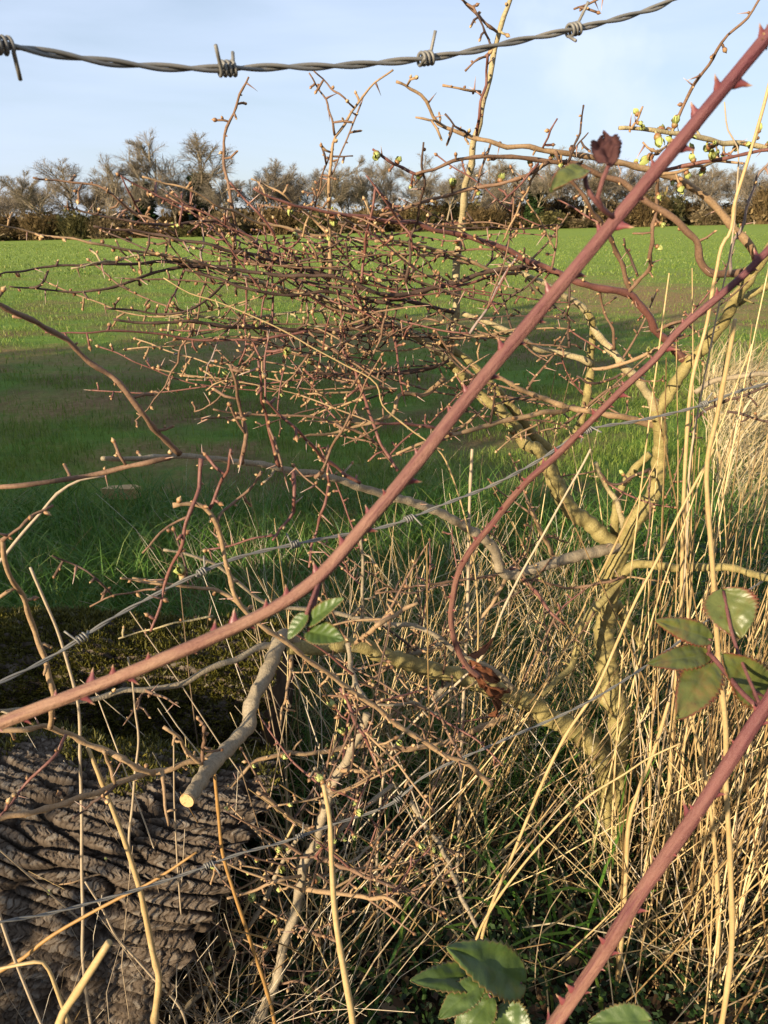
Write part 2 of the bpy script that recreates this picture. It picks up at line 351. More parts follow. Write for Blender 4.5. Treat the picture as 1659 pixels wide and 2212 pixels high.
for bl in ((4.4, 13, 2.0, 4.0), (-.7, 8.0, 1.6, .9), (-2.6, 7.0, 1.4, .7), (1.3, 9.8, 1.5, .7), (-2.2, 5.0, .9, .5), (-1.1, 3.9, .6, .3)):
    k = N(nt, 'ShaderNodeMath', operation='MULTIPLY'); nt.links.new(blob(*bl), k.inputs[0]); k.inputs[1].default_value = .8 if bl[0] > 4 else .6
    c = mix(nt, k.outputs[0], c, ramp(nt, noise(nt, geo, 22, 8, .8), [(.3, (.11, .06, .028)), (.5, (.24, .145, .065)), (.7, (.40, .27, .14))]))
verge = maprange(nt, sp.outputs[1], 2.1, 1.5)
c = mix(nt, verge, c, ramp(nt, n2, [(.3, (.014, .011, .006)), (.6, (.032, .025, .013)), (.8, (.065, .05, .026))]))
nt.links.new(c, b.inputs['Base Color']); bump(nt, b, mix(nt, .5, n2, noise(nt, geo, 40, 5, .7)), .9, .05)

# ------------------------------------------------------------------ ground
def gz(x, y):
    x = np.asarray(x, float); y = np.asarray(y, float)
    s = np.clip((y-15)/75, 0, 1); s = s*s*(3-2*s)
    near = np.clip((y-1.2)/2, 0, 1)
    return .021*x*s*np.clip(1-(y-200)/200, 0, 1) + near*(.02*np.sin(x*2.1+y)*np.sin(y*1.7+.4*x))*np.clip(1.3-y/20, 0, 1) + .012*np.sin(x*9+1)*np.sin(y*8)*np.clip(1.5-y/5, 0, 1)
ys = np.r_[np.linspace(-14, 0, 15), np.linspace(.1, 6, 90), np.geomspace(6.1, 900, 90)]
xs = np.r_[-np.geomspace(900, 4.1, 50), np.linspace(-4, 4, 110), np.geomspace(4.1, 900, 50)]
X, Y_ = np.meshgrid(xs, ys); V = np.stack([X, Y_, gz(X, Y_)], -1).reshape(-1, 3)
nx, ny = len(xs), len(ys); i = (np.arange(ny-1)*nx)[:, None]; j = np.arange(nx-1)[None, :]
mb = MB(); mb.add(V, np.stack([i+j, i+j+1, i+nx+j+1, i+nx+j], -1).reshape(-1, 4))
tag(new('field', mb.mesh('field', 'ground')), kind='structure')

# young wheat in the field and rough grass at its edge
def soilmask(x, y):
    m_ = np.zeros(len(x), bool)
    for cx, cy, rx, ry in ((4.4, 13, 2.0, 4.0), (-.7, 8.0, 1.5, .9), (-2.6, 7.0, 1.3, .7), (1.3, 9.8, 1.4, .7), (-2.2, 5.0, .8, .5), (-1.1, 3.9, .5, .3)):
        m_ |= (((x-cx)/rx)**2+((y-cy)/ry)**2+.35*np.sin(3*x+2*y)) < 1
    return m_
def scatter(n, y0, y1, p=1.0, half=.62):
    t = rng.random(n); y = (y0**(2*p)+(y1**(2*p)-y0**(2*p))*t)**(1/(2*p)); x = (rng.random(n)*2-1)*(half*y+.3)
    return x, y
mb = MB()
for n, y0, y1, h0, h1, wd, p in ((75000, 1.9, 6, .03, .075, .0042, .75), (75000, 6, 18, .03, .07, .008, .6), (60000, 18, 60, .04, .09, .028, .6)):
    x, y = scatter(n, y0, y1, p)
    clump = np.sin(x*3.1+1.7*np.sin(y*2.3))*np.sin(y*4.2+x)+.6*np.sin(x*9)*np.sin(y*11)
    keep = (rng.random(n) < np.clip(.62+.5*clump, .04, 1)) & ~(soilmask(x, y) & (rng.random(n) < np.where(x > 2.5, .72, .62))); x, y = x[keep], y[keep]; n = len(x)
    a = rng.random(n)*2*math.pi
    blades(mb, np.stack([x, y, gz(x, y)-.004], -1), np.stack([np.cos(a), np.sin(a)], -1), h0+(h1-h0)*rng.random(n), wd*(.6+.7*rng.random(n)), rng.random(n)*.9,
           np.clip(rng.normal(.5, .22, n), 0, .999))
tag(new('field_grass', mb.mesh('field_grass', 'wheat')), 'short young green crop covering the field beyond the hedge', 'grass', kind='stuff')
mb = MB(); n = 15000
x = (rng.random(n)*2-1)*1.6; y = 1.25+rng.random(n)**1.5*1.9
a = rng.random(n)*2*math.pi
blades(mb, np.stack([x, y, gz(x, y)-.01], -1), np.stack([np.cos(a), np.sin(a)], -1), .10+.2*rng.random(n), .003+.003*rng.random(n), .3+.9*rng.random(n), segs=3)
tag(new('verge_grass', mb.mesh('verge_grass', 'green_grass')), 'longer dark green grass along the field edge behind the wire', 'grass', kind='stuff')

# ------------------------------------------------------------------ far tree line
def gen_tree(seed, h, spread, trunk_frac=.3, lean=0, fine=1.0):
    rd = random.Random(seed); segs = {0: [], 1: [], 2: [], 3: []}
    def grow(p, d, L_, r, lev):
        n = 4 if lev < 2 else 3
        pts = [p]
        for k in range(n):
            jt = (.13, .16, .24, .30)[lev]; d = (d+Vector((rd.gauss(0, jt), rd.gauss(0, jt), rd.gauss(.05 if lev < 2 else .0, jt*.7)))).normalized(); p = p+d*(L_/n); pts.append(p)
        segs[lev].append((pts, r))
        if lev == 3: return
        m = {0: 12, 1: 9, 2: int(26*fine)}[lev]
        for k in range(m):
            t = (trunk_frac+(1-trunk_frac)*rd.random()**.8) if lev == 0 else .2+.8*rd.random()
            q = t*n; i0 = min(n-1, int(q)); b_ = pts[i0].lerp(pts[i0+1], q-i0)
            ax = d.orthogonal().normalized(); ax.rotate(Matrix.Rotation(rd.random()*6.28, 3, d))
            nd = (d*(.75 if lev else .55)+ax*spread*(1.0 if lev == 0 else .85)+Vector((0, 0, (.3, .25, .1)[lev]))).normalized()
            ll = {0: .46, 1: .5, 2: .55}[lev]*L_*(1.25-.55*t)*(.7+.5*rd.random())
            grow(b_, nd, ll, r*{0: .42, 1: .42, 2: .5}[lev], lev+1)
    grow(Vector((0, 0, -.2)), Vector((lean, 0, 1)), h*.82, h*.016, 0)
    tr, cr_ = MB(), MB()
    for lev in (0, 1, 2):
        for pts, r in segs[lev]:
            n = len(pts); rr = np.linspace(r, r*.35, n)
            tube(tr if lev == 0 else cr_, np.array([tuple(q) for q in pts]), np.maximum(rr, .012), 6 if lev == 0 else 3, rn=rd.random(), m=0, cap=False)
    ps = np.array([[tuple(q) for q in pts] for pts, r in segs[3]])
    tubes(cr_, ps, np.full(ps.shape[:2], .012)*np.linspace(1, .5, ps.shape[1]), 3, m=1)
    return tr, cr_
variants = []
for k, (h, s, f) in enumerate(((10.5, .6, .2), (10, .72, .2), (9, .62, .1), (8, .7, .1), (11, .5, .28), (8.5, .55, .08))):
    tr, cr_ = gen_tree(30+k, h, s, f, .03*(k-2))
    zs = np.vstack(cr_.v)[:, 2]; h = float(np.percentile(zs, 99.7))
    variants.append((h, tr.mesh('tree_trunk', 'far_bark'), cr_.mesh('tree_crown', ['far_bark', 'far_twig'])))
mb = MB(); n = 1500; a = rng.random(n)*6.28; zz = rng.random(n)**1.2*6.0
rr = .35+.55*rng.random(n)*(1-zz/8); c_ = np.stack([rr*np.cos(a), rr*np.sin(a), zz], -1)
d1 = rng.normal(size=(n, 3))*.16; d2 = rng.normal(size=(n, 3))*.16
mb.add(np.stack([c_-d1, c_+d2, c_+d1, c_-d2], 1).reshape(-1, 3), np.arange(n*4).reshape(-1, 4), rn=np.repeat(rng.random(n), 4))
ivy_me = mb.mesh('ivy', 'ivy', flat=True)
ORD = ['first', 'second', 'third', 'fourth', 'fifth', 'sixth', 'seventh', 'eighth', 'ninth', 'tenth', 'eleventh', 'twelfth', 'thirteenth', 'fourteenth', 'fifteenth', 'sixteenth',
       'seventeenth', 'eighteenth', 'nineteenth', 'twentieth', 'twenty-first', 'twenty-second', 'twenty-third', 'twenty-fourth', 'twenty-fifth', 'twenty-sixth', 'twenty-seventh', 'twenty-eighth', 'twenty-ninth', 'thirtieth',
       'thirty-first', 'thirty-second', 'thirty-third', 'thirty-fourth', 'thirty-fifth', 'thirty-sixth', 'thirty-seventh', 'thirty-eighth', 'thirty-ninth', 'fortieth', 'forty-first', 'forty-second', 'forty-third', 'forty-fourth', 'forty-fifth', 'forty-sixth', 'forty-seventh', 'forty-eighth', 'forty-ninth', 'fiftieth']
def put_tree(name, vi, x, y, h, label, group, ivy=False):
    hv, a, b_ = variants[vi]; z = float(gz(x, y))
    t = thing(name, label, 'tree', (x, y, z), group); t.scale = (h/hv*random.uniform(1.2, 1.5), h/hv*random.uniform(1.2, 1.5), h/hv); t.rotation_euler.z = random.random()*6.28
    new('trunk', a, t); new('crown', b_, t)
    if ivy: o = new('ivy', ivy_me, t); o.scale = (1.2, 1.2, 1.0)
    return t
front = [(20, 395), (75, 400), (120, 385), (180, 372), (235, 350), (285, 340), (330, 372), (365, 292, 'i'), (425, 375), (478, 305, 'i'), (530, 372), (575, 368), (625, 350), (665, 362), (715, 358), (760, 372),
         (805, 345), (850, 352), (905, 340), (950, 365), (1010, 362), (1060, 350), (1120, 362), (1170, 340), (1215, 335), (1265, 352), (1330, 362), (1390, 372), (1440, 378), (1500, 366), (1550, 372), (1600, 374), (1640, 380)]
cnt = 0
for k, f in enumerate(front):
    u, vt = f[0], f[1]; y = 98+random.uniform(-3, 6); x = (u-829.5)/FPX*y*1.04
    base_v = 508-(u/1659)*26; h = (base_v-vt)/FPX*y*.92+.3
    if len(f) > 2:
        lab = 'tall ivy-clad bare tree, the tallest in the far tree line' if u < 400 else 'broad ivy-clad bare tree right of the tallest far tree'
        put_tree('tree', 4 if u < 400 else 1, x, y, h, lab, 'bare trees of the far tree line', True)
    else:
        put_tree('tree', [0, 2, 3, 5, 1, 2, 5, 3][k % 8], x, y, h, 'bare grey-brown tree, %s from the left in front row of far tree line' % ORD[k], 'bare trees of the far tree line', k == 22)
for k in range(36):
    x = -58+k*3.3+random.uniform(-1.5, 1.5); y = 108+random.uniform(0, 10)
    put_tree('tree', random.randrange(6), x, y, random.uniform(6.2, 8.2), 'hazy bare tree behind the front row, %s from the left in back row' % ORD[k], 'bare trees at the back of the far tree line')
# bushes at the foot of the trees
bushes = []
for k in range(4):
    mb = MB(); n = 900; a = rng.random(n)*6.28; rad = 1.7*np.sqrt(rng.random(n)); base = np.stack([rad*np.cos(a), rad*np.sin(a)*.7, np.full(n, -.1)], -1)
    hh = (1.6+1.5*rng.random(n))*(1-.25*(rad/1.7)**2); aa = a+rng.normal(0, .7, n)
    p = [base]
    for q in (.33, .66, 1): p.append(base+np.stack([np.cos(aa)*q*q*.8, np.sin(aa)*q*q*.8, hh*q], -1)+rng.normal(0, .09, (n, 3)))
    tubes(mb, np.stack(p, 1), np.full((n, 4), .022)*np.array([1.4, 1, .8, .4]), 3)
    bm_ = ['far_bush', 'far_bush_olive', 'far_bush_tan', 'far_bush'][k]; st = mb.mesh('bush_stems', bm_); mb = MB()
    n = 1500; c_ = rng.normal(0, 1, (n, 3))*np.array([.9, .7, .7])+np.array([0, 0, 1.2]); c_[:, 2] = np.abs(c_[:, 2])
    d1 = rng.normal(size=(n, 3))*.11; d2 = rng.normal(size=(n, 3))*.11
    mb.add(np.stack([c_-d1, c_+d2, c_+d1, c_-d2], 1).reshape(-1, 3), np.arange(n*4).reshape(-1, 4), rn=np.repeat(rng.random(n), 4))
    bushes.append((st, mb.mesh('bush_leaves', bm_, flat=True)))
def put_bush(x, y, s, label, group, k, name='bush'):
    t = thing(name, label, 'bush', (x, y, float(gz(x, y))), group); t.rotation_euler.z = random.random()*6.28; t.scale = s
    new('stems', bushes[k][0], t); new('foliage', bushes[k][1], t); return t
for k in range(32):
    x = -54+k*3.5+random.uniform(-1.3, 1.3); y = 95.5+random.uniform(-1, 1.5); right = 1+.35*max(0, (x-15)/35)
    put_bush(x, y, (1.2, 1.2, random.uniform(.3, 1.2)*right), 'dense brown bush at the foot of the far trees, %s from the left' % ORD[k], 'bushes under the far tree line', k % 4)
for k in range(30):
    x = -58+k*4+random.uniform(-.6, .6); y = 103+random.uniform(-1, 8)
    put_bush(x, y, (1.7, 1.5, random.uniform(.8, 1.4)), 'dark brown thicket bush deep between the far trees, %s from the left' % ORD[k], 'bushes deep in the far tree line', k % 4)
# unseen hedge bushes added left of the view to shade near field and logs
for k, (x, y, sx, sz) in enumerate(((-2.0, -.38, .30, .29), (-5.3, -.5, .75, 1.0), (-6.7, -1.2, .8, 1.1), (-8.2, -2.1, .8, 1.15), (-9.8, -3.2, .9, 1.2), (-11.6, -4.5, .9, 1.25), (-13.4, -5.8, 1, 1.3))):
    put_bush(x, y, (sx, sx, sz), 'unseen bare hedge bush added for shade beyond the left edge, %s from the log' % ORD[k], 'unseen hedge bushes added for shade', k % 4, 'shade_bush')

# ------------------------------------------------------------------ buds, thorns
def egg(n_s=7, n_r=5, prof=None):
    v = []; tcs = []
    for i in range(n_r+1):
        t = i/n_r; r = prof(t)
        for j in range(n_s):
            a = 2*math.pi*j/n_s+i*.4; v.append((r*math.cos(a)*(1+.08*math.sin(3*a)), r*math.sin(a), t)); tcs.append(t)
    q = [(i*n_s+j, i*n_s+(j+1) % n_s, (i+1)*n_s+(j+1) % n_s, (i+1)*n_s+j) for i in range(n_r) for j in range(n_s)]
    return np.array(v), q, np.array(tcs)
def bud_mb(k):
    mb = MB(); rd = random.Random(k)
    v, q, t = egg(7, 5, lambda t: (.20+.20*math.sin(math.pi*min(1, t*1.15)))*(1 if t < .6 else max(.08, 1-(t-.6)*2.1)))
    mb.add(v, q, rn=np.clip(t*.75+rd.uniform(-.1, .35), 0, 1)); return mb
bud_mbs = [bud_mb(k) for k in range(4)]
def green_bud_mb(k):
    mb = MB(); rd = random.Random(50+k)
    v, q, t = egg(7, 4, lambda t: .22+.16*math.sin(math.pi*t)); v[:, 2] *= .55; mb.add(v, q, rn=t*.2)
    for j in range(7):
        a = j*2.4+rd.random(); ln = rd.uniform(.55, .95); wd = rd.uniform(.26, .36); n = 5; vs = []; 
        for i in range(n):
            s = i/(n-1); rr = .12+.30*math.sin(s*2.6)*(1 if j > 2 else .5); ww = wd*math.sin(math.pi*min(1, .18+s*.8))
            for o_ in (-1, 0, 1): vs.append((math.cos(a)*(rr-(.08 if o_ else 0))-math.sin(a)*o_*ww, math.sin(a)*(rr-(.08 if o_ else 0))+math.cos(a)*o_*ww, .3+ln*s))
        qs = [(i*3+c, i*3+c+1, i*3+c+4, i*3+c+3) for i in range(n-1) for c in range(2)]
        mb.add(vs, qs, rn=np.clip(np.repeat(np.linspace(.3, .9, n), 3)+rd.uniform(-.15, .2), 0, 1))
    return mb
green_mbs = [green_bud_mb(k) for k in range(3)]
def thorn_mb():
    mb = MB(); p = np.array([(0, 0, 0), (.01, 0, .25), (0, .01, .6), (-.01, 0, 1)]); tube(mb, p, np.array([.075, .055, .032, .006]), 6, rn=np.r_[np.repeat([0, .3, .6, 1], 6), 0, 1]); return mb
def prickle_mb():
    mb = MB(); p = np.array([(0, 0, -.1), (0, 0, .2), (.06, 0, .5), (.17, 0, .78), (.34, 0, 1)]); r = [.34, .24, .13, .07, .008]
    n = 8; vs = []
    for c_, rr in zip(p, r):
        for j in range(n): a = 6.283*j/n; vs.append((c_[0]+rr*1.5*math.cos(a)-(.2*(1-c_[2]) if rr > .2 else 0), c_[1]+rr*.62*math.sin(a), c_[2]))
    q = [(i*n+j, i*n+(j+1) % n, (i+1)*n+(j+1) % n, (i+1)*n+j) for i in range(4) for j in range(n)]
    mb.add(vs, q, rn=np.repeat([0, .15, .5, .8, 1], n)); return mb
PROTO = {}
def reg(kind, mbs, m): PROTO[kind] = [(b_, b_.mesh(kind, m), m) for b_ in mbs]
reg('bud', bud_mbs, 'bud'); reg('leaf_bud', green_mbs, 'bud_green'); reg('thorn', [thorn_mb()], 'thorn'); reg('prickle', [prickle_mb()], 'prickle')
def orient(d, x=None):
    d = Vector(d).normalized(); x = Vector(x) if x is not None else d.orthogonal()
    x = x-d*x.dot(d); x = x.normalized() if x.length > 1e-6 else d.orthogonal().normalized(); y = d.cross(x)
    return Matrix((x, y, d)).transposed()
class Small:
    """collects buds / thorns of one thing; the largest in view become parts, the rest one stuff part"""
    def __init__(s): s.it = []
    def add(s, kind, pos, d, size, parent, x=None, fat=1): s.it.append((kind, np.array(pos), d, size, parent, x, fat))
    def flush(s, root, base, limit=290):
        kinds = {}
        for e in s.it: kinds.setdefault(e[0], []).append(e)
        for kind, es in kinds.items():
            def key(e):
                u, v, dep = proj(e[1]); return -(e[3]/max(.05, dep))*(1 if -20 < u < 1680 and -20 < v < 2232 and dep > .1 else .001)
            es.sort(key=key); rest = MB()
            for i, (kd, pos, d, size, par, x, fat) in enumerate(es):
                pb, me, mt = PROTO[kind][i % len(PROTO[kind])]
                R3 = orient(d, x)
                if i < limit:
                    o = new(kind, me, par, Vector(pos-base)); o.rotation_euler = R3.to_euler(); o.scale = (size*fat, size*fat, size)
                else:
                    A = np.array(R3)*np.array((size*fat, size*fat, size))[None, :]
                    for v_, r_ in zip(pb.v, pb.rn): pass
                    vv = np.vstack(pb.v)@A.T+pos; rest.add(vv, np.vstack(pb.q) if pb.q else None, np.vstack(pb.t) if pb.t else None, rn=np.concatenate(pb.rn))
            if len(es) > limit: tag(new(kind+'s', rest.mesh(kind+'s', mt, base), root), kind='stuff')

# ------------------------------------------------------------------ hawthorn
def rand_perp(T):
    v = Vector(T).orthogonal().normalized(); v.rotate(Matrix.Rotation(random.random()*6.283, 3, Vector(T).normalized())); return v
def nodes(p, r, small, obj, dens, twigs, mbt, level=0, green=0.0, mt=None, matn='bark_brown'):
    """walk a branch: buds, thorns, spurs (into its own mesh mbt), side twigs"""
    s = np.r_[0, np.cumsum(np.linalg.norm(np.diff(p, axis=0), axis=1))]; T = np.gradient(p, axis=0); x = random.uniform(.004, .02)
    while x < s[-1]:
        i = min(len(p)-2, int(np.searchsorted(s, x))-1 if x > 0 else 0); i = max(0, i)
        f = (x-s[i])/max(1e-6, s[i+1]-s[i]); pos = p[i]*(1-f)+p[i+1]*f; rr = r[i]*(1-f)+r[i+1]*f; t = Vector(T[i]).normalized()
        out = rand_perp(t); k = random.random()
        kb = 'leaf_bud' if random.random() < green else 'bud'
        bs = random.choice((.0026, .0034, .0042, .005, .0062))*random.uniform(.9, 1.1)*(1.9 if kb == 'leaf_bud' else 1)
        if k < .34: small.add(kb, pos+np.array(out)*rr*.8, out+t*.5*random.choice((1, 1, -1)), bs, obj, fat=random.uniform(.75, 1.05))
        elif k < .60:
            small.add('thorn', pos+np.array(out)*rr*.7, out+t*random.uniform(-.3, .4), random.uniform(.009, .019), obj)
            if random.random() < .6: o2 = rand_perp(t); small.add(kb, pos+np.array(o2)*rr*.8, o2+t*.4, bs*.8, obj)
        elif k < .86 or not twigs:
            L_ = random.choice((.006, .009, .014, .022)); d = (out+t*random.uniform(-.2, .7)).normalized(); e = pos+np.array(d)*L_
            mid = (pos+e)/2+np.array(rand_perp(d))*L_*.12
            tube(mbt, [pos, mid, e], np.array([max(.0011, min(rr*.6, .0022)), .0014, .0013]), 5)
            small.add(kb, e-np.array(d)*.0008, d, bs*1.1, obj, fat=.9)
            if L_ > .01: q_ = rand_perp(d); small.add('bud', mid+np.array(q_)*.001, q_+d*.6, bs*.75, obj, fat=.9)
        else: twigs.append((pos, (out+t*random.uniform(.1, .9)).normalized(), rr))
        x += random.uniform(.008, .027)/dens
def wiggle(p, r, amp, sw=.28):
    n = len(p); T, A, B = frames(p); k = np.arange(n)
    ph = random.random()*9; m_ = max(3, n//3+2); kn = np.linspace(0, n-1, m_); z = np.where(np.arange(m_) % 2 == 0, 1., -1.)
    off = amp*np.interp(k, kn, z*rng.uniform(.3, 1.6, m_)); off2 = amp*np.interp(k, kn, rng.normal(0, 1, m_))
    fade = np.minimum(1, np.minimum(k, n-1-k)/3.)
    rb = r*(1+.08*np.sin(k*1.3+ph)+sw*np.maximum(0, np.sin(k*2*math.pi/3+ph))**6+.12*(rng.random(n)-.5))
    return p+(off*fade)[:, None]*A+(off2*fade)[:, None]*B, rb
class Shrub:
    def __init__(s, name, label, base, cat='shrub', group=None):
        s.base = np.array(base, float); s.root = thing(name, label, cat, base, group); s.small = Small(); s.paths = []
    def br(s, tile, pts, Y0, Y1, w0, w1, m='brown', dens=1.0, name='branch', green=0., ext=None, sides=None, wob=.012, tw=True, label=None):
        wp, dep, t = world_path(tile, pts, Y0, Y1, wob); sc = OFF[tile][2]
        rad = (w0+(w1-w0)*t)*sc/2*dep/FPX*.84
        if ext is not None: wp = np.vstack([wp, ext]); rad = np.r_[rad, np.full(len(ext), rad[-1])]
        big = rad.max() > .007
        p, r = smooth(wp, .009 if not big else .005, rad[:, None]); r = r[:, 0]
        p, r = wiggle(p, r, .0011 if not big else .0006, .28 if not big else 0)
        mb = MB(); tube(mb, p, r, sides or (16 if big else 8), knob=.07 if big else .06)
        o = new(name, None, s.root) if False else bpy.data.objects.new(name, bpy.data.meshes.new('tmp'))
        col.objects.link(o); o.parent = s.root
        if label: o['label'] = label
        tw_ = [] if tw else None
        if dens > 0: nodes(p, r, s.small, o, dens, tw_, mb, green=green)
        o.data = mb.mesh(name, 'bark_'+m if not m.startswith('straw') else m, s.base)
        s.paths.append((p, r, o, m))
        for pos, d, rr in (tw_ or []): s.twig(o, pos, d, rr, m, green)
        return p
    def twig(s, par, pos, d, rr, m, green=0., L_=None):
        L_ = L_ or random.choice((.03, .05, .08, .12))*random.uniform(.7, 1.3)
        d = Vector(d); pts = [np.array(pos)]; q = Vector(pos); n = max(3, int(L_/.02))
        for k in range(n):
            d = (d+Vector((random.gauss(0, .09), random.gauss(0, .09), random.gauss(.02, .09)))).normalized(); q = q+d*(L_/n); pts.append(np.array(q))
        r0 = min(rr*.7, random.uniform(.0013, .0023)); p, r = smooth(pts, .008, np.linspace(r0, .0010, n+1)[:, None])
        mb = MB(); r = r[:, 0]; tube(mb, p, r, 6)
        o = bpy.data.objects.new('twig', bpy.data.meshes.new('tmp')); col.objects.link(o); o.parent = par
        nodes(p, r, s.small, par, 1.0, None, mb, green=green)
        if random.random() < .5: s.small.add('bud', p[-1], d, .0055, par)
        else: s.small.add('thorn', p[-1], d, .011, par)
        o.data = mb.mesh('twig', 'bark_'+random.choice(('red', 'brown', 'brown', 'dark', 'tan')), s.base)
    def finish(s): s.small.flush(s.root, s.base)
tb, _ = P(1322, 1870, 1.15); tb[2] = 0
H = Shrub('hawthorn_bush', 'bare spiny hawthorn bush with swelling buds spreading across the picture', tb)
b = H.br
# trunk and limbs
b('T8', '1020,700 1000,560 1012,430 1005,300 1015,150 1020,10 T6:990,1050 985,950 972,850 970,750 985,650 1000,560 1020,470 1035,400', 1.12, 1.15, 125, 92, 'trunk', 0, 'trunk', wob=.01, ext=None)
b('T6', '1030,430 960,370 900,310 830,260 790,210 760,150 730,80 690,0 T4:640,930 590,860 530,790 470,740 400,680 355,620 300,560', 1.15, 1.1, 85, 46, 'trunk', .25, 'limb')
b('T4', '300,560 250,520 180,480 100,435 0,385 T3:1600,410 1520,375 1440,340 1350,305 1250,285 1150,260 1050,230 960,200 880,180 800,155', 1.1, .95, 46, 20, 'pale', .35, 'limb')
b('T6', '850,280 800,190 760,110 T4:730,950 680,900 640,850 560,750 480,660 420,600 360,550 290,510 170,460 60,410', 1.19, 1.08, 58, 26, 'trunk', .35, 'limb')
b('T6', '1050,420 1080,330 1130,260 1170,200 1190,130 1200,50 T4:1205,960 1205,880 1190,800 1182,760', 1.15, 1.12, 88, 66, 'trunk', .15, 'limb')
b('T4', '1190,790 1140,700 1110,650 1050,600 1020,560 980,500 930,450 890,370 840,320 780,290 700,245 610,200 520,170', 1.12, 1.1, 46, 18, 'pale', .5, 'limb')
RLB = b('T4', '1190,790 1250,700 1290,630 1330,580 1380,530 1430,460 1480,400 1510,340 1560,260 1610,180 1680,80 1800,-150', 1.12, 1.02, 62, 50, 'trunk', .3, 'limb')
b('T4', '1530,330 1600,290 1659,262 1760,220', 1.07, 1.05, 38, 30, 'trunk', .4)
b('T4', '790,960 830,910 862,850 890,760 905,650 910,560 918,480 920,420 895,365', 1.16, 1.11, 48, 32, 'trunk', .3, 'limb')
b('T8', '1010,500 960,260 900,170 800,95 700,45 T6:700,1100 600,1050 500,1010 400,975 300,945 200,920 100,890 0,860 T5:1560,840 1450,828 1330,842 1220,835', 1.14, .88, 105, 70, 'trunk', .12, 'limb')
b('T5', '1260,838 1195,790 1150,890 1110,980 1060,1080 T7:1050,95 990,170 920,240 862,310 822,370 790,415', .90, .62, 74, 74, 'grey', .12, 'limb', label='sawn-off stub with pale cut end')
# sawn face of the stub
pc, dc = P(790*.5117, 1516+415*.5117, .62)
mb = MB(); rr = 74*.84*.5117/2*dc/FPX; dv = H.paths[-1][0][-1]-H.paths[-1][0][-5]
Rm = np.array(orient(dv)); n = 24; ring = [Rm@np.array((rr*1.02*math.cos(2*math.pi*j/n), rr*1.02*math.sin(2*math.pi*j/n), 0)) for j in range(n)]
ctr = H.paths[-1][0][-1]+dv/np.linalg.norm(dv)*.0012
mb.add([ctr]+[ctr+q for q in ring]+[ctr+q-dv/np.linalg.norm(dv)*.003 for q in ring], [(1+j, 1+(j+1) % n, 1+n+(j+1) % n, 1+n+j) for j in range(n)], [(0, 1+j, 1+(j+1) % n) for j in range(n)])
o = new('sawn_face', mb.mesh('sawn_face', 'cut_wood', H.base, flat=True), H.root)
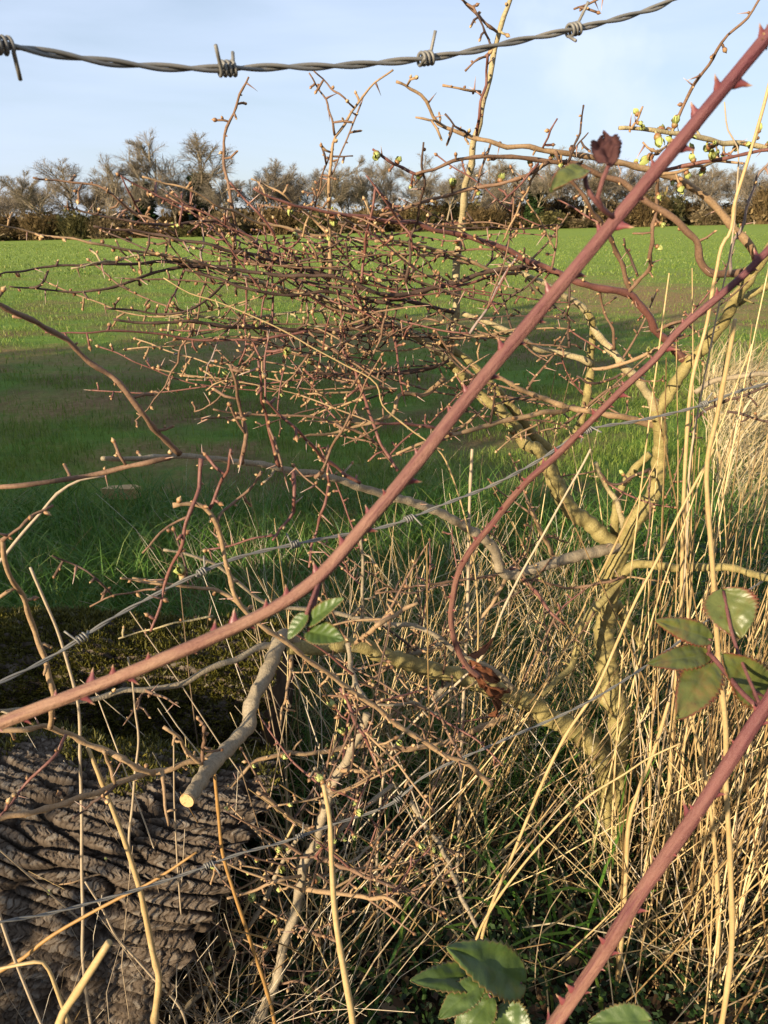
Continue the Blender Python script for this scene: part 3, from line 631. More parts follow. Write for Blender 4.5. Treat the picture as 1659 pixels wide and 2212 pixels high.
# other branches of the bush: tile, points, Y0, Y1, width0, width1, bark, bud density, share of green buds
SPEC = '''
T6|1045,410 900,440 750,480 640,515 550,530 500,420 440,360 360,320 280,270 180,230 80,200 0,180 T5:1450,135 1350,110 1250,95 1150,75 1000,55 850,35 700,30 560,38 430,40|1.15|.6|58|22|grey|.5|0
T5|0,160 100,150 250,130 400,105 520,80 620,60 720,38|.56|.62|26|26|brown|.5|0
T3|-60,310 0,340 60,370 160,410 220,450 310,520 410,605 500,670 580,770 650,850 700,910 758,968|.5|.62|26|28|brown|.55|0
T5|560,545 640,560 740,572 850,585 940,605 1010,650|.62|.66|12|22|tan|.8|0
T5|730,238 790,232 860,245 910,310 940,380 955,460 970,540 985,610 1040,690 1120,750 1200,810 1300,890 1420,970 1500,1030 1560,1070 T8:0,20 100,100 200,160 300,225 350,240 430,290 490,355|.58|.72|22|24|tan|.8|0
T5|975,0 955,90 930,150 900,230 880,255|.58|.6|14|18|red|.8|0
T5|850,40 840,130 825,220 790,310 770,400 730,490 700,580 680,660 635,770|.58|.55|22|12|red|.7|0
T5|600,440 680,360 750,310 795,285|.55|.57|10|15|brown|.8|0
T5|1105,95 1050,170 980,230 930,290 905,350|.63|.6|14|14|brown|.9|0
T5|1240,98 1240,200 1235,260 1200,320 1150,385|.68|.64|20|12|red|.6|0
T5|1390,140 1370,230 1340,320 1320,410 1305,500|.74|.7|14|12|red|.8|0
T5|510,545 560,550 700,572|.6|.62|8|14|tan|.6|0
T5|380,665 480,625 580,605 690,590|.62|.63|7|12|brown|.8|0
T5|220,450 300,490 400,540 470,612|.6|.62|8|11|dark|.9|0
T5|10,380 20,480 60,560 100,630 125,710 150,800 190,880 205,970 225,1040 T7:215,40 212,108|.5|.58|24|30|tan|.5|0
T5|10,385 80,330 150,285 225,238|.5|.52|18|12|brown|.9|0
T5|500,800 600,770 700,745 800,720 900,705|.66|.7|7|11|pale|.8|0
T5|-60,1110 0,1105 150,1090 300,1065 420,1050 520,1025 640,1010 760,990 850,950 930,915 1010,880 1090,838 1190,825|.62|.86|22|34|grey|.6|0
T5|690,425 760,440 850,460 930,500 1000,560 1060,610 1150,660 1250,670 1400,690 1500,710 1659,740 T6:130,740 260,790 340,850 430,900 520,950 580,1010|.82|1.0|14|30|grey|.6|0
T5|1520,370 1530,480 1530,600 1530,720|.84|.86|16|16|grey|1|0
T7|-80,505 0,490 100,470 200,450 300,420 400,385 490,350 560,325 640,305 720,285 800,255 850,240 910,215|.55|.72|30|26|tan|.4|0
T7|-60,122 0,120 100,115 210,105 290,140 360,175 450,215 540,255 600,285 650,302|.56|.64|24|28|tan|.5|0
T7|278,140 230,220 180,280 110,340 50,430 0,480|.58|.52|18|12|red|.6|0
T7|690,105 740,140 780,200 830,250 850,262|.62|.67|16|20|tan|.9|0
T7|862,105 858,190 850,262|.64|.67|18|20|brown|.9|0
T7|685,292 695,400 705,470 712,522|.65|.62|18|12|tan|.7|0
T7|440,210 460,270 485,345|.61|.62|16|18|tan|.7|0
T7|490,352 420,410 360,450 310,490|.62|.58|16|12|dark|.9|0
T7|640,680 720,630 800,560 870,480 940,410 1000,330 1060,260 1130,235 1220,220 1330,215 1450,195 1659,185 T8:100,200 200,190 300,170 420,120 560,60|.86|1.04|12|32|tan|.8|.5
T1|140,750 200,762 340,770 440,800 520,860 585,908 690,950|.86|.93|8|14|brown|1.1|.04
T1|510,740 545,810 580,880 612,938|.88|.92|7|13|red|1|0
T1|600,745 700,768 790,805 850,830 920,870 1000,900 1100,945 1180,965 1300,990 1420,990|.88|1.0|9|16|tan|1|0
T1|1050,325 1015,400 985,480 960,540 945,600 950,680 958,740 975,850 990,950 992,1040 T3:985,120 990,200|.95|.97|10|20|brown|1.2|0
T1|270,870 350,890 450,918 600,940 700,950 850,940 960,935 1020,980 1080,1030 1130,1090 T3:1180,165|.86|.97|8|16|dark|1.1|.1
T1|395,955 480,970 600,985 700,1000 780,1028 870,1030 T3:980,108 1080,130 1180,165 1280,190 1400,222|.86|.98|9|20|dark|1.1|0
T1|-40,940 0,948 80,965 160,990 240,1005 320,1008 400,1020 500,1045 590,1060 T3:700,130 800,155|.82|.93|8|16|tan|1.1|.04
T1|970,770 1030,840 1090,900 1140,965 1180,1030 T3:1240,130 1290,200|.92|.97|9|14|red|1|0
T1|1070,795 1120,825 1220,850 1320,885 1450,905 1560,915 T2:0,925 180,940 T4:220,10 350,40 450,70 560,110 640,150 720,185 800,215 850,240 950,270 1080,295 1110,330 1160,390 1190,450 1230,490 1300,560 1335,590|.86|1.12|11|42|red|.6|.05
T1|1060,755 1130,785 1200,825 1260,870 1330,930 1380,985|.9|.95|8|14|tan|1|0
T1|1395,1160 1395,1066 1395,960 1392,850 1393,720 1400,640 1412,575 1450,520 1495,455 1560,375 1660,295|.97|.95|22|8|tan|.9|0
T1|1413,570 1400,500 1385,440 1350,380 1305,308|.95|.95|12|7|brown|1.1|0
T1|1495,455 1430,400 1380,355 1325,300|.95|.94|11|7|brown|1.1|0
T1|1398,660 1450,660 1490,658|.95|.94|9|6|dark|1.1|0
T1|1370,700 1350,790 1330,870 1320,890|.92|.95|7|11|brown|1|0
T1|1545,740 1600,800 1660,880 1700,930|.9|.95|8|13|red|1|0
T1|1585,790 1570,880 1550,990 T3:1540,130 1525,245|.92|.96|12|16|red|.9|0
T2|575,-40 570,0 545,70 525,140 500,240 485,330 460,420 440,520 415,630 400,720 380,840 365,940 T4:350,130 345,250 340,380 325,480 315,575|1.0|1.1|24|42|pale|.4|0
T2|475,230 470,330 450,430 428,570|.97|1.0|12|16|red|.7|0
T2|360,-10 420,50 470,100 515,135|.98|1.0|12|14|brown|1|0
T2|425,55 455,110 482,170|.98|.99|8|12|dark|1|0
T2|380,300 420,265 480,232|.98|1.0|9|12|brown|1.1|0
T2|285,360 350,372 445,388|.97|.99|10|12|tan|1.1|0
T2|840,38 920,5 1000,-30 1100,-10|1.0|1.0|10|12|brown|1.1|0
T2|90,345 130,360 190,405 230,460 270,515 330,550 400,575 480,595 560,610 650,625 740,640 860,655 1000,680 1120,700 1200,735 1290,760 1360,810 1430,870 1500,950 1590,1050 T4:1560,60 1610,150|.9|1.05|14|40|tan|.6|.25
T2|170,495 230,505 275,520|.9|.92|9|12|tan|1.1|0
T2|295,480 340,530 400,572|.9|.93|8|12|dark|1.1|0
T2|170,735 250,715 330,685 400,668 500,662 600,658 700,680 780,690 850,695 900,720 960,745 1040,770 1100,810 1150,850 1220,890 1300,960 T4:1350,60 1370,150 1410,200 1500,210 1600,195|.9|1.05|14|40|brown|.6|.3
T2|20,910 100,885 200,855 300,825 380,805 460,790 560,765 640,740 730,685|.93|.96|14|18|brown|.7|.3
T2|-10,630 60,680 120,710 170,735|.88|.9|12|16|red|1.4|.7
T2|205,600 200,700 210,780 190,850 175,940 150,1000 T4:150,120 130,240|.9|.98|10|16|dark|1|0
T2|0,790 50,860 100,930 140,990 160,1060|.9|.94|9|13|red|1|0
T2|880,445 865,540 845,610 815,685|.93|.96|7|13|dark|1.1|0
T2|770,500 740,550 705,630|.93|.95|8|11|red|1.1|0
T2|900,560 850,620 830,650|.93|.95|6|9|dark|1.1|0
T2|1640,-30 1570,75 1490,150 1430,250 1370,330 1310,440 1270,520 1240,600 1200,735|.9|.97|12|20|brown|.9|.05
T2|1030,540 1100,540 1180,548 1260,560 1340,575 1430,590 1520,605 1600,615 1659,625 1800,640 1860,520|.93|1.02|20|30|pale|1.7|.85
T2|1700,628 1659,635 1500,665 1350,690 1240,715 1180,735|.95|.98|14|18|red|.5|.5
T2|1195,745 1190,820 1185,900 1170,1000 T4:1165,100 1155,190 1110,240 1070,285|.98|1.06|16|20|brown|.7|.2
T2|760,640 830,770 870,810 900,860 940,920 980,980 T4:1020,120 1050,200 1078,285|.95|1.08|14|24|brown|.6|.1
T2|710,690 660,760 630,830 600,900 570,960 540,1020|.95|.97|13|9|tan|1|0
T2|690,690 620,770 540,850|.95|.93|12|9|red|1|0
T2|490,600 460,700 430,780 410,850|.97|.96|12|10|brown|1|0
T2|1670,680 1600,770 1570,880 1540,980 T4:1515,60 1500,210|.97|1.03|12|18|lilac|.8|.3
T2|1200,735 1280,725 1370,700 1480,680 1560,690|.97|1.0|18|10|tan|1.2|.8
T2|1440,620 1450,660 1400,650 1350,640|.97|.95|10|9|tan|1.4|.9
T2|1080,545 1110,500 1130,450|.93|.92|12|9|tan|1.2|.8
T2|1340,575 1250,610 1170,640 1130,600|.94|.92|16|10|tan|1.2|.8
T3|-40,215 0,212 130,195 250,180 330,168 430,168 560,170 700,160 800,155|.8|.95|9|16|dark|1.1|.06
T3|300,185 400,172 480,150 560,132 650,128 740,145 820,160|.85|.95|8|14|pale|.9|0
T3|40,262 100,270 200,275 300,282 390,280 460,270 540,245 620,215 700,190 790,182 880,180|.82|.95|8|16|dark|1.2|.08
T3|815,150 900,180 1000,190 1100,205 1200,218 1300,215 1400,220 1500,250 1600,290 T4:0,290 80,300 180,290 280,265 370,235 460,205 560,190 680,182 760,200|.88|1.06|14|26|dark|.7|0
T3|780,190 880,215 980,250 1080,275 1180,298 1300,298 1400,290 1500,300 1600,330 1700,350|.9|1.0|12|18|dark|.8|0
T3|450,355 560,362 640,375 740,370 800,355 850,330 900,290 950,240 1000,205|.86|.95|9|13|dark|1|.1
T3|480,400 540,410 640,415 750,415 880,425 1000,435 1100,440 1200,445 1320,448 1450,440 1560,430 1659,425|.85|1.02|12|24|dark|.9|.1
T3|190,455 300,458 440,450 560,455 680,465 760,480 860,485 980,490 1100,480 1200,465 1300,450|.84|.95|8|14|red|1|.1
T3|660,380 760,390 900,395 1000,398 1100,385 1250,370 1400,365 1600,360 T4:50,390|.93|1.05|10|16|pale|.8|0
T3|820,400 800,470 770,520 740,600 710,660 670,720 620,780 570,830|.93|.9|11|6|brown|1.1|0
T3|920,492 890,570 870,620 865,660|.94|.94|8|6|lilac|1.1|0
T3|1110,480 1060,550 1020,600 980,650 930,720 880,770 820,790|.95|.92|12|7|brown|1.1|0
T3|1000,640 920,670 870,700|.94|.93|9|6|tan|1|0
T3|1330,500 1270,600 1210,670 1150,725|.98|.95|13|7|brown|1|0
T3|1430,440 1450,530 1490,600 1520,680 1550,770 1590,880 1640,980 1680,1040|1.0|.9|14|16|red|.8|0
T3|970,590 990,660 1015,740 1030,850 1025,950 1020,1005|.6|.64|14|22|brown|.6|0
T3|1090,575 1100,650 1105,730 1120,800 1140,880 1170,1000 1180,1020|.62|.67|12|20|red|.6|0
T3|1120,740 1180,800 1240,850 1310,920 1380,990 1460,1050 1520,1090|.66|.76|13|18|red|.7|0
T3|900,780 980,795 1080,805 1200,805 1320,815 1420,840 1500,870 1600,930|.86|.95|9|15|brown|1.1|0
T3|1480,800 1440,880 1390,960 1360,1040 1330,1070|.66|.72|12|18|brown|.7|0
T3|1260,725 1330,710 1420,710 1500,700 1640,690 T4:90,700|.95|1.05|8|16|tan|1|0
T3|1330,625 1420,630 1560,632 1659,630 T4:120,625 250,600 310,575|.97|1.08|11|18|dark|.8|0
T3|1240,905 1310,890 1420,880 1500,850 1659,800 T4:100,730 220,710 290,650|.93|1.08|10|24|tan|.8|0
T3|780,190 750,260 720,320 695,385|.94|.92|12|9|red|.9|0
T3|1040,225 1040,330 1035,430 1030,520 1010,590|.94|.93|11|8|red|1|0
T3|1150,160 1135,240 1110,330 1100,420|.95|.94|12|9|red|1|0
T3|1400,60 1390,200 1380,300|.97|.99|16|18|brown|.6|0
T3|1290,290 1300,380 1290,440|.97|.97|12|11|brown|1|0
T3|880,195 850,300 830,420|.94|.93|11|8|brown|1|0
T3|850,-20 860,70 850,130 860,180|.93|.94|9|11|lilac|1|0
T3|1640,300 1620,420 1590,520 1540,610 1480,690|1.0|.96|13|8|brown|1|0
T3|1460,80 1480,200 1520,330 1545,420|.95|1.0|9|14|dark|1|0
T3|1180,165 1230,160 1300,150 1380,110 1450,60|.96|.95|12|8|dark|1|0
T4|0,70 120,75 230,100 330,125 420,160 500,200 600,205|.97|1.07|12|18|tan|.8|0
T4|0,235 90,238 180,215 270,220|.97|1.0|12|12|brown|1|0
T4|160,90 220,160 260,210 330,250|.97|1.02|8|13|tan|1|0
T4|0,330 100,320 180,335 240,350 330,370|1.0|1.08|16|20|dark|.7|0
T4|370,375 460,410 560,450 640,490 700,530 780,545 870,565 910,590|1.08|1.12|24|34|pale|.4|0
T4|380,470 470,470 560,480 620,490|1.06|1.1|14|18|tan|.8|0
T4|500,640 540,650 620,700 700,730 780,760 880,780 990,800 1080,820 1190,850|1.07|1.13|20|32|tan|.5|0
T4|600,130 590,150 560,190 520,260 490,330 460,370 400,460|1.0|.98|10|14|lilac|1|0
T4|1245,492 1120,560 1000,600 915,612|1.06|1.1|16|18|tan|.9|.25
T4|1350,710 1430,660 1520,640 1600,635 1659,630 1750,610|1.08|1.04|28|22|grey|.5|0
T4|0,840 100,840 220,850 320,885|.9|.98|12|18|red|.9|0
T4|290,895 400,870 500,840 600,820 700,795 775,790 840,770|.98|1.12|22|28|tan|.7|0
T4|90,970 200,920 300,890 380,840 470,770|1.0|1.08|14|16|tan|1|0
T4|1190,450 1250,420 1330,400 1400,350 1450,300|1.06|1.0|16|10|brown|.9|0
T4|850,640 900,660 1000,650 1060,620|1.1|1.13|12|14|dark|1|0
T4|780,860 870,790 930,740 1000,690 1090,650|1.12|1.1|14|10|brown|1|0
T4|1050,60 1070,130 1110,220|1.04|1.05|9|14|dark|1.1|0
T4|770,0 760,110 745,190|1.02|1.02|9|12|brown|1|0
T4|630,100 640,160 690,200|1.0|1.04|9|12|dark|1|0
T4|950,260 960,350 1000,440 1010,530|1.06|1.1|11|14|brown|1|0
T4|500,380 560,320 640,260 720,190|1.04|1.0|13|10|dark|1|0
T4|820,240 815,330 815,440 820,520|1.04|1.08|10|13|dark|1|0
T4|75,400 85,470 95,560 100,640 120,720|1.0|.98|13|9|red|1|0
T4|250,440 330,560 420,640|1.03|1.05|11|12|brown|1|0
T4|1480,790 1560,800 1659,830 1720,840|1.06|1.02|14|10|dark|1.2|0
T4|1340,830 1420,770 1560,720 1659,680|1.1|1.06|16|12|dark|1|0
T6|1000,640 1040,545 1090,490 1150,485 1250,500 1370,500 1500,500 1600,530 1659,545 1800,600|1.12|1.0|44|36|trunk|.3|0
T6|1060,520 1040,545 980,620 900,700 870,770 850,850 830,920 760,980 700,1040|1.12|1.02|40|30|trunk|.3|0
T6|1020,650 1060,720 1110,800 1130,840|1.17|1.2|46|34|trunk|.2|0
T6|930,60 980,160 1030,250 1052,340|1.14|1.17|20|30|pale|.7|0
T6|1160,20 1090,90 1040,160 1010,300 1020,380|1.17|1.18|34|44|trunk|.4|0
T6|640,220 690,330 740,430 760,490|1.05|1.12|18|22|tan|.8|0
T6|950,100 1020,150 1100,110 1160,85|1.13|1.12|10|16|dark|1.2|.3
T6|0,610 130,590 260,570 400,545 520,530|1.0|1.08|9|16|brown|.9|0
T6|560,520 540,570 500,640 450,720 420,790|1.07|1.0|22|12|tan|.8|0
T6|630,550 720,560 820,590 940,570 1050,540|1.05|1.1|12|14|brown|.8|0
T6|570,500 640,560 690,620 740,690 800,740|1.05|.98|24|12|red|.8|0
T6|0,750 60,710 110,680 180,650|.72|.76|22|18|tan|1.2|0
T6|300,815 200,850 120,875|1.0|.98|18|22|grey|.7|0
T6|120,880 180,780 150,760|.98|.96|14|10|tan|1|0
T6|0,1080 100,1080 170,1070 230,1110 270,1120|.8|.86|14|16|grey|1.1|0
T6|240,1060 300,1000 340,960|.98|1.0|22|26|grey|.6|0
T5|1470,820 1480,900 1490,960 1530,1040 1560,1075|.85|.75|26|22|grey|.7|0
T5|1500,820 1560,770 1620,720 1659,690 T6:60,700|.88|.78|24|20|tan|1|0
T5|1440,1010 1480,1090 1510,1180 T7:1530,140 1570,220 1610,320|.74|.7|20|10|red|.7|0
T5|1230,870 1220,960 1210,1040 1190,1110 1185,1170|.8|.76|18|10|tan|.9|0
'''
for ln in SPEC.strip().split('\n'):
    t, pts, y0, y1, w0, w1, m, dn, gr = ln.split('|')
    b(t, pts, float(y0), float(y1), float(w0), float(w1), m, float(dn), 'branch', float(gr))
# free side shoots filling the bush
pool = [q for q in H.paths if q[1].max() < .009 and q[1].max() > .0016]
made = 0
while made < 165:
    p, r, o, m = random.choice(pool); i = random.randrange(len(p)); u, v, dep = proj(p[i])
    if not (300 < u < 1560 and 430 < v < 1720): continue
    if dep < .8 and random.random() < .7: continue
    if v < 660 and random.random() < .7: continue
    if 370 < u < 660 and 1370 < v < 1750: continue
    if u < 480 and v < 1000 or u > 1250 and random.random() < .5: continue
    H.twig(o, p[i], Vector((random.uniform(-1, .7), random.uniform(-.5, .6), random.uniform(-.5, .8))).normalized(), r[i], m, .02, random.uniform(.03, .07) if dep < .8 else random.uniform(.05, .15)); made += 1
made = 0
while made < 64:
    p, r, o, m = random.choice(pool); i = random.randrange(len(p)); u, v, dep = proj(p[i])
    if not (560 < u < 1250 and 470 < v < 880 and dep > .82): continue
    H.twig(o, p[i], Vector((-1, random.uniform(-.22, .15), random.uniform(-.22, .3))).normalized(), r[i], m, .02, random.uniform(.16, .32)); made += 1
H.finish()

# second hawthorn: two thin stems rooted by the log
sb, _ = P(560, 2260, .82); sb[2] = 0
S = Shrub('hawthorn_sapling', 'thin grey hawthorn sapling rising from the bottom edge beside the log', sb)
b = S.br
b('T7', '1000,1560 1080,1360 1120,1280 1170,1170 1190,1080 1210,980 1250,870 1270,770 1290,680 1330,610 1350,530 1370,450 1400,380 1440,290 1480,210 1520,140 1550,50', .72, .76, 50, 36, 'grey', .5, 'stem')
b('T7', '560,1560 720,1360 800,1280 870,1200 930,1130 990,1040 1050,950 1110,850 1150,760 1190,680 1240,600 1300,520', .76, .8, 30, 18, 'grey', .6, 'stem', green=.3)
for ln in '''T7|960,830 1060,800 1170,760 1270,735|.7|.74|12|18|tan|.9|0
T7|1275,795 1380,800 1480,820 1560,825 1659,840 T8:60,840 110,870|.74|.66|26|18|tan|.8|0
T7|1330,655 1440,690 1540,730 1659,780 T8:90,780 170,810|.74|.68|22|12|brown|.9|0
T7|1085,380 1150,430 1220,490 1320,548|.7|.75|18|22|tan|1|0
T7|1225,935 1320,970 1420,1010|.74|.7|20|14|brown|1|0
T7|165,790 280,765 380,735 460,715 560,715 660,735 740,760 800,800 850,830 1000,790 1160,720|.78|.8|8|12|tan|.8|.2
T7|880,830 880,950 870,1060 850,1140 820,1260|.8|.77|14|12|grey|.8|.3
T7|1180,960 1170,1000 1120,1060 1060,1110|.76|.74|16|8|tan|1|.2
T7|1440,290 1500,290 1560,300 1610,270|.75|.7|22|14|tan|1|0
T7|1400,400 1360,340 1330,280|.75|.75|24|22|grey|.7|0
T7|1270,730 1340,640 1450,520 1560,430 1659,350|.76|.86|20|24|grey|.6|.3
T7|1640,540 1560,610 1480,680 1400,720 1290,770|.85|.77|12|14|grey|.8|.4
T8|150,420 220,540 270,600 300,660 340,760 380,850 430,950|.86|.8|26|20|grey|.7|.5
T7|1400,1240 1230,1180 1100,1260|.7|.74|10|14|brown|.7|.4'''.split('\n'):
    t, pts, y0, y1, w0, w1, m, dn, gr = ln.split('|'); b(t, pts, float(y0), float(y1), float(w0), float(w1), m, float(dn), 'branch', float(gr))
pool = [q for q in S.paths]; made = 0
while made < 60:
    p, r, o, m = random.choice(pool); i = random.randrange(len(p)); u, v, dep = proj(p[i])
    if not (420 < u < 1150 and 1450 < v < 2200): continue
    S.twig(o, p[i], Vector((random.uniform(-1, 1), random.uniform(-.4, .6), random.uniform(-.3, .9))).normalized(), r[i], m, .12, random.uniform(.04, .16)); made += 1
S.finish()

# ------------------------------------------------------------------ bramble canes
def leaf(parent, base, B_, T_, width, matn, up=None, fold=.25, curl=.12, seed=0, name='leaf', crumple=0., petiole=None):
    """bramble leaf blade from base point B_ to tip T_"""
    rd = random.Random(seed); B_ = np.array(B_); T_ = np.array(T_); L_ = np.linalg.norm(T_-B_); ex = (T_-B_)/L_
    nn = np.array((0, -.75, .65)) if up is None else np.array(up, float); nn = nn-ex*nn.dot(ex); nn /= np.linalg.norm(nn); ey = np.cross(nn, ex)
    nu, nv = 84, 17; vs, tcs, rn = [], [], []
    for i in range(nu):
        t = i/(nu-1); hw = width/2*(math.sin(math.pi*min(1, t**.80))**.72 if 0 < t < 1 else .0)*(1-.18*t)+.0003
        saw = 1+.17*((t*14) % 1.0-.6) if .06 < t < .97 else 1
        for j in range(nv):
            s = (j/(nv-1))*2-1; y = s*hw*(1+(saw-1)*max(0, abs(s)-.6)/.4)
            vein = abs(((t*5.5-abs(s)*1.3*width/L_*1.6) % 1.0)-.0); vein = min(vein, 1-vein)*2
            mid = min(1, abs(s)*hw/(.0011)); val = min(mid, .25+.75*min(1, vein*1.6))
            z = fold*abs(y)*.9-curl*L_*t*t+.00025*(min(1, vein*1.5)-.5)*min(1, abs(s)*3)*(1-abs(s)**4) + .03*width*math.sin(5*t+seed+3*s)*abs(s)
            z += crumple*width*(math.sin(9*t+seed)*math.sin(6*s+seed*2)+.6*math.sin(17*t+3*s+seed))*.35
            x = t*L_ + (.05*L_*(1-abs(s)) if False else -.06*L_*abs(s)*(1-t)) + crumple*L_*.08*math.sin(8*s+seed)
            vs.append(B_+ex*x+ey*y+nn*z); tcs.append((t, s, abs(s))); rn.append(val)
    q = [(i*nv+j, (i+1)*nv+j, (i+1)*nv+j+1, i*nv+j+1) for i in range(nu-1) for j in range(nv-1)]
    mb = MB(); mb.add(vs, q, tc=tcs, rn=rn); o = new(name, mb.mesh(name, matn, base), parent)
    sd = o.modifiers.new('thickness', 'SOLIDIFY'); sd.thickness = .00035
    if petiole is not None:
        mb = MB(); pp = smooth(np.array(petiole+[B_]), .006); tube(mb, pp, np.full(len(pp), .0009), 6, rn=.15); new('petiole', mb.mesh('petiole', 'cane', base), o)
    return o
def cane(label, tile, pts, ys, w0, w1, tan0, tan1, base, pre=None, post=None, n_pr=24, seed=1, psize=.0042):
    uv = px(tile, pts); seg = np.r_[0, np.cumsum(np.linalg.norm(np.diff(uv, axis=0), axis=1))]; t = seg/seg[-1]
    Y = np.interp(t, np.linspace(0, 1, len(ys)), ys); wp, dep = zip(*[P(u, v, y) for (u, v), y in zip(uv, Y)]); wp = np.array(wp); dep = np.array(dep); sc = OFF[tile][2]
    rad = (w0+(w1-w0)*t)*sc/2*dep/FPX; tan_ = tan0+(tan1-tan0)*t
    i0, i1 = 0, len(wp)
    if pre is not None: wp = np.vstack([pre, wp]); rad = np.r_[np.full(len(pre), rad[0]), rad]; tan_ = np.r_[np.full(len(pre), tan_[0]), tan_]
    if post is not None: wp = np.vstack([wp, post]); rad = np.r_[rad, np.full(len(post), rad[-1])]; tan_ = np.r_[tan_, np.full(len(post), tan_[-1])]
    p, e = smooth(wp, .006, np.stack([rad, tan_], -1)); p, r = p, e[:, 0]; base = np.array(base, float)
    root = thing('bramble_cane', label, 'bramble', base, 'bramble canes'); mb = MB()
    r = e[:, 0]*(1+.03*np.sin(np.arange(len(p))*.5+seed))
    sides = 20; rn = np.clip(np.repeat(e[:, 1], sides)+.0, 0, 1); tube(mb, p, r, sides, rn=np.r_[rn, rn[0], rn[-1]], flat=.055, twist=3, knob=.02)
    new('stem', mb.mesh('stem', 'cane', base), root)
    rd = random.Random(seed); T = np.gradient(p, axis=0); vis = [i for i in range(2, len(p)-2) if -10 < proj(p[i])[0] < 1670 and -10 < proj(p[i])[1] < 2222]
    for k in range(n_pr):
        i = vis[int((k+.5+rd.uniform(-.4, .4))/n_pr*len(vis)) % len(vis)]; t_ = Vector(T[i]).normalized(); d = t_.orthogonal().normalized(); vw = (Vector(p[i])-Vector((0, 0, CAMZ))).normalized(); d.rotate(Matrix.Rotation(k*2.4+rd.random(), 3, t_))
        for _ in range(12):
            if abs(d.dot(vw)) > .55: d.rotate(Matrix.Rotation(.5, 3, t_))
        o = new('prickle', PROTO['prickle'][0][1], root, Vector(p[i]-base)+d*r[i]*.9); s = psize*rd.choice((.45, .6, .8, 1.0, 1.25))
        o.rotation_euler = orient(d, -t_).to_euler(); o.scale = (s, s, s)
    return root, p, r, base
C1, p1, r1, b1 = cane('thick purple-red bramble cane slanting from top right to the left edge', 'F',
    '1720,3 1657,79 1540,220 1400,390 1220,608 1037,826 878,1028 770,1155 695,1240 630,1290 560,1330 470,1372 330,1432 180,1492 0,1562 -90,1600',
    (.30, .31, .31, .30, .28, .27), 29, 28, -.1, .95, (-.62, .34, 0), pre=[(.42, .2, 1.62), (.30, .27, 1.42)], post=[(-.36, .27, .72), (-.5, .29, .45), (-.62, .34, 0)], n_pr=40, seed=3)
C2, p2, r2, b2 = cane('thinner dark red bramble cane arching down behind the thick cane', 'T4',
    '1720,60 1659,110 1560,210 1420,330 1280,450 1180,570 1060,680 960,780 860,880 760,980 660,1066 T6:620,160 560,230 500,310 440,380 390,450 350,530 330,620 320,720 340,820 370,890 400,930 440,960',
    (.46, .46, .48, .52, .6, .66), 32, 24, .05, .5, (.75, .5, 0), pre=[(.75, .5, 0), (.68, .5, .5), (.52, .48, .9)], n_pr=52, seed=5, psize=.0042)
C3, p3, r3, b3 = cane('thick red bramble cane crossing the lower right corner', 'T8',
    '1740,-120 1659,0 1520,215 1366,455 1250,620 1127,799 957,1073 860,1215 770,1345 710,1430',
    (.30, .30, .30, .30), 56, 56, 0, .55, (-.1, .42, 0), pre=[(.36, .27, 1.12)], post=[(-.0, .31, .5), (-.05, .36, .25), (-.1, .42, 0)], n_pr=20, seed=9, psize=.0052)
# scaly node on the lower cane
def scale_node(root, base, pc, r0, n=9, seed=0):
    rd = random.Random(seed); mb = MB()
    for k in range(n):
        d = Vector((rd.gauss(0, 1), rd.gauss(-.4, 1), rd.gauss(0, 1))).normalized(); L_ = r0*rd.uniform(.5, 1.1)
        v, q, t = egg(6, 3, lambda t: .3*(1-t)+.04); A = np.array(orient(d))*L_; mb.add(v@A.T+pc+np.array(d)*r0*.55, q, rn=rd.random())
    new('bud_scales', mb.mesh('bud_scales', 'bud', base), root)
def near(p, u, v):
    d = [(proj(q)[0]-u)**2+(proj(q)[1]-v)**2 for q in p]; return int(np.argmin(d))
i = near(p3, 1509, 1751); scale_node(C3, b3, p3[i], r3[i], 9, 2)
i = near(p1, 1615, 65); scale_node(C1, b1, p1[i], r1[i]*1.2, 10, 4)
def T(tile, x, y, Y): ox, oy, k = OFF[tile]; return P(ox+x*k, oy+y*k, Y)[0]
# leaves on the lower right cane
hub = T('T6', 1410, 860, .34); i = near(p3, 1625, 1520)
mb = MB(); pp = smooth(np.array([p3[i], T('T6', 1560, 1040, .31), T('T6', 1470, 930, .33), hub]), .006); tube(mb, pp, np.full(len(pp), .0012), 8, rn=.1); new('leaf_stalk', mb.mesh('leaf_stalk', 'cane', b3), C3)
for k, (bx, by, tx, ty, wd, y0, y1, mt) in enumerate(((1470, 600, 1550, 790, 210, .36, .34, 'leaf_bronze'), (1412, 800, 1208, 725, 100, .34, .33, 'leaf_bronze'), (1402, 868, 1178, 898, 100, .34, .32, 'leaf_bronze'),
        (1420, 900, 1290, 1122, 165, .34, .31, 'leaf_bronze'), (1650, 1050, 1490, 880, 175, .33, .32, 'leaf_bronze'))):
    B_ = T('T6', bx, by, y0); T_ = T('T6', tx, ty, y1); ww = wd*.5117*np.linalg.norm(B_-np.array((0, 0, CAMZ)))/FPX
    leaf(C3, b3, B_, T_, ww, mt, (-.25, -.8, .6), .22, .10, k+3, crumple=.05, petiole=[hub] if k in (1, 2, 3) else [p3[i], (p3[i]+B_)/2+np.array((0, .01, 0))])
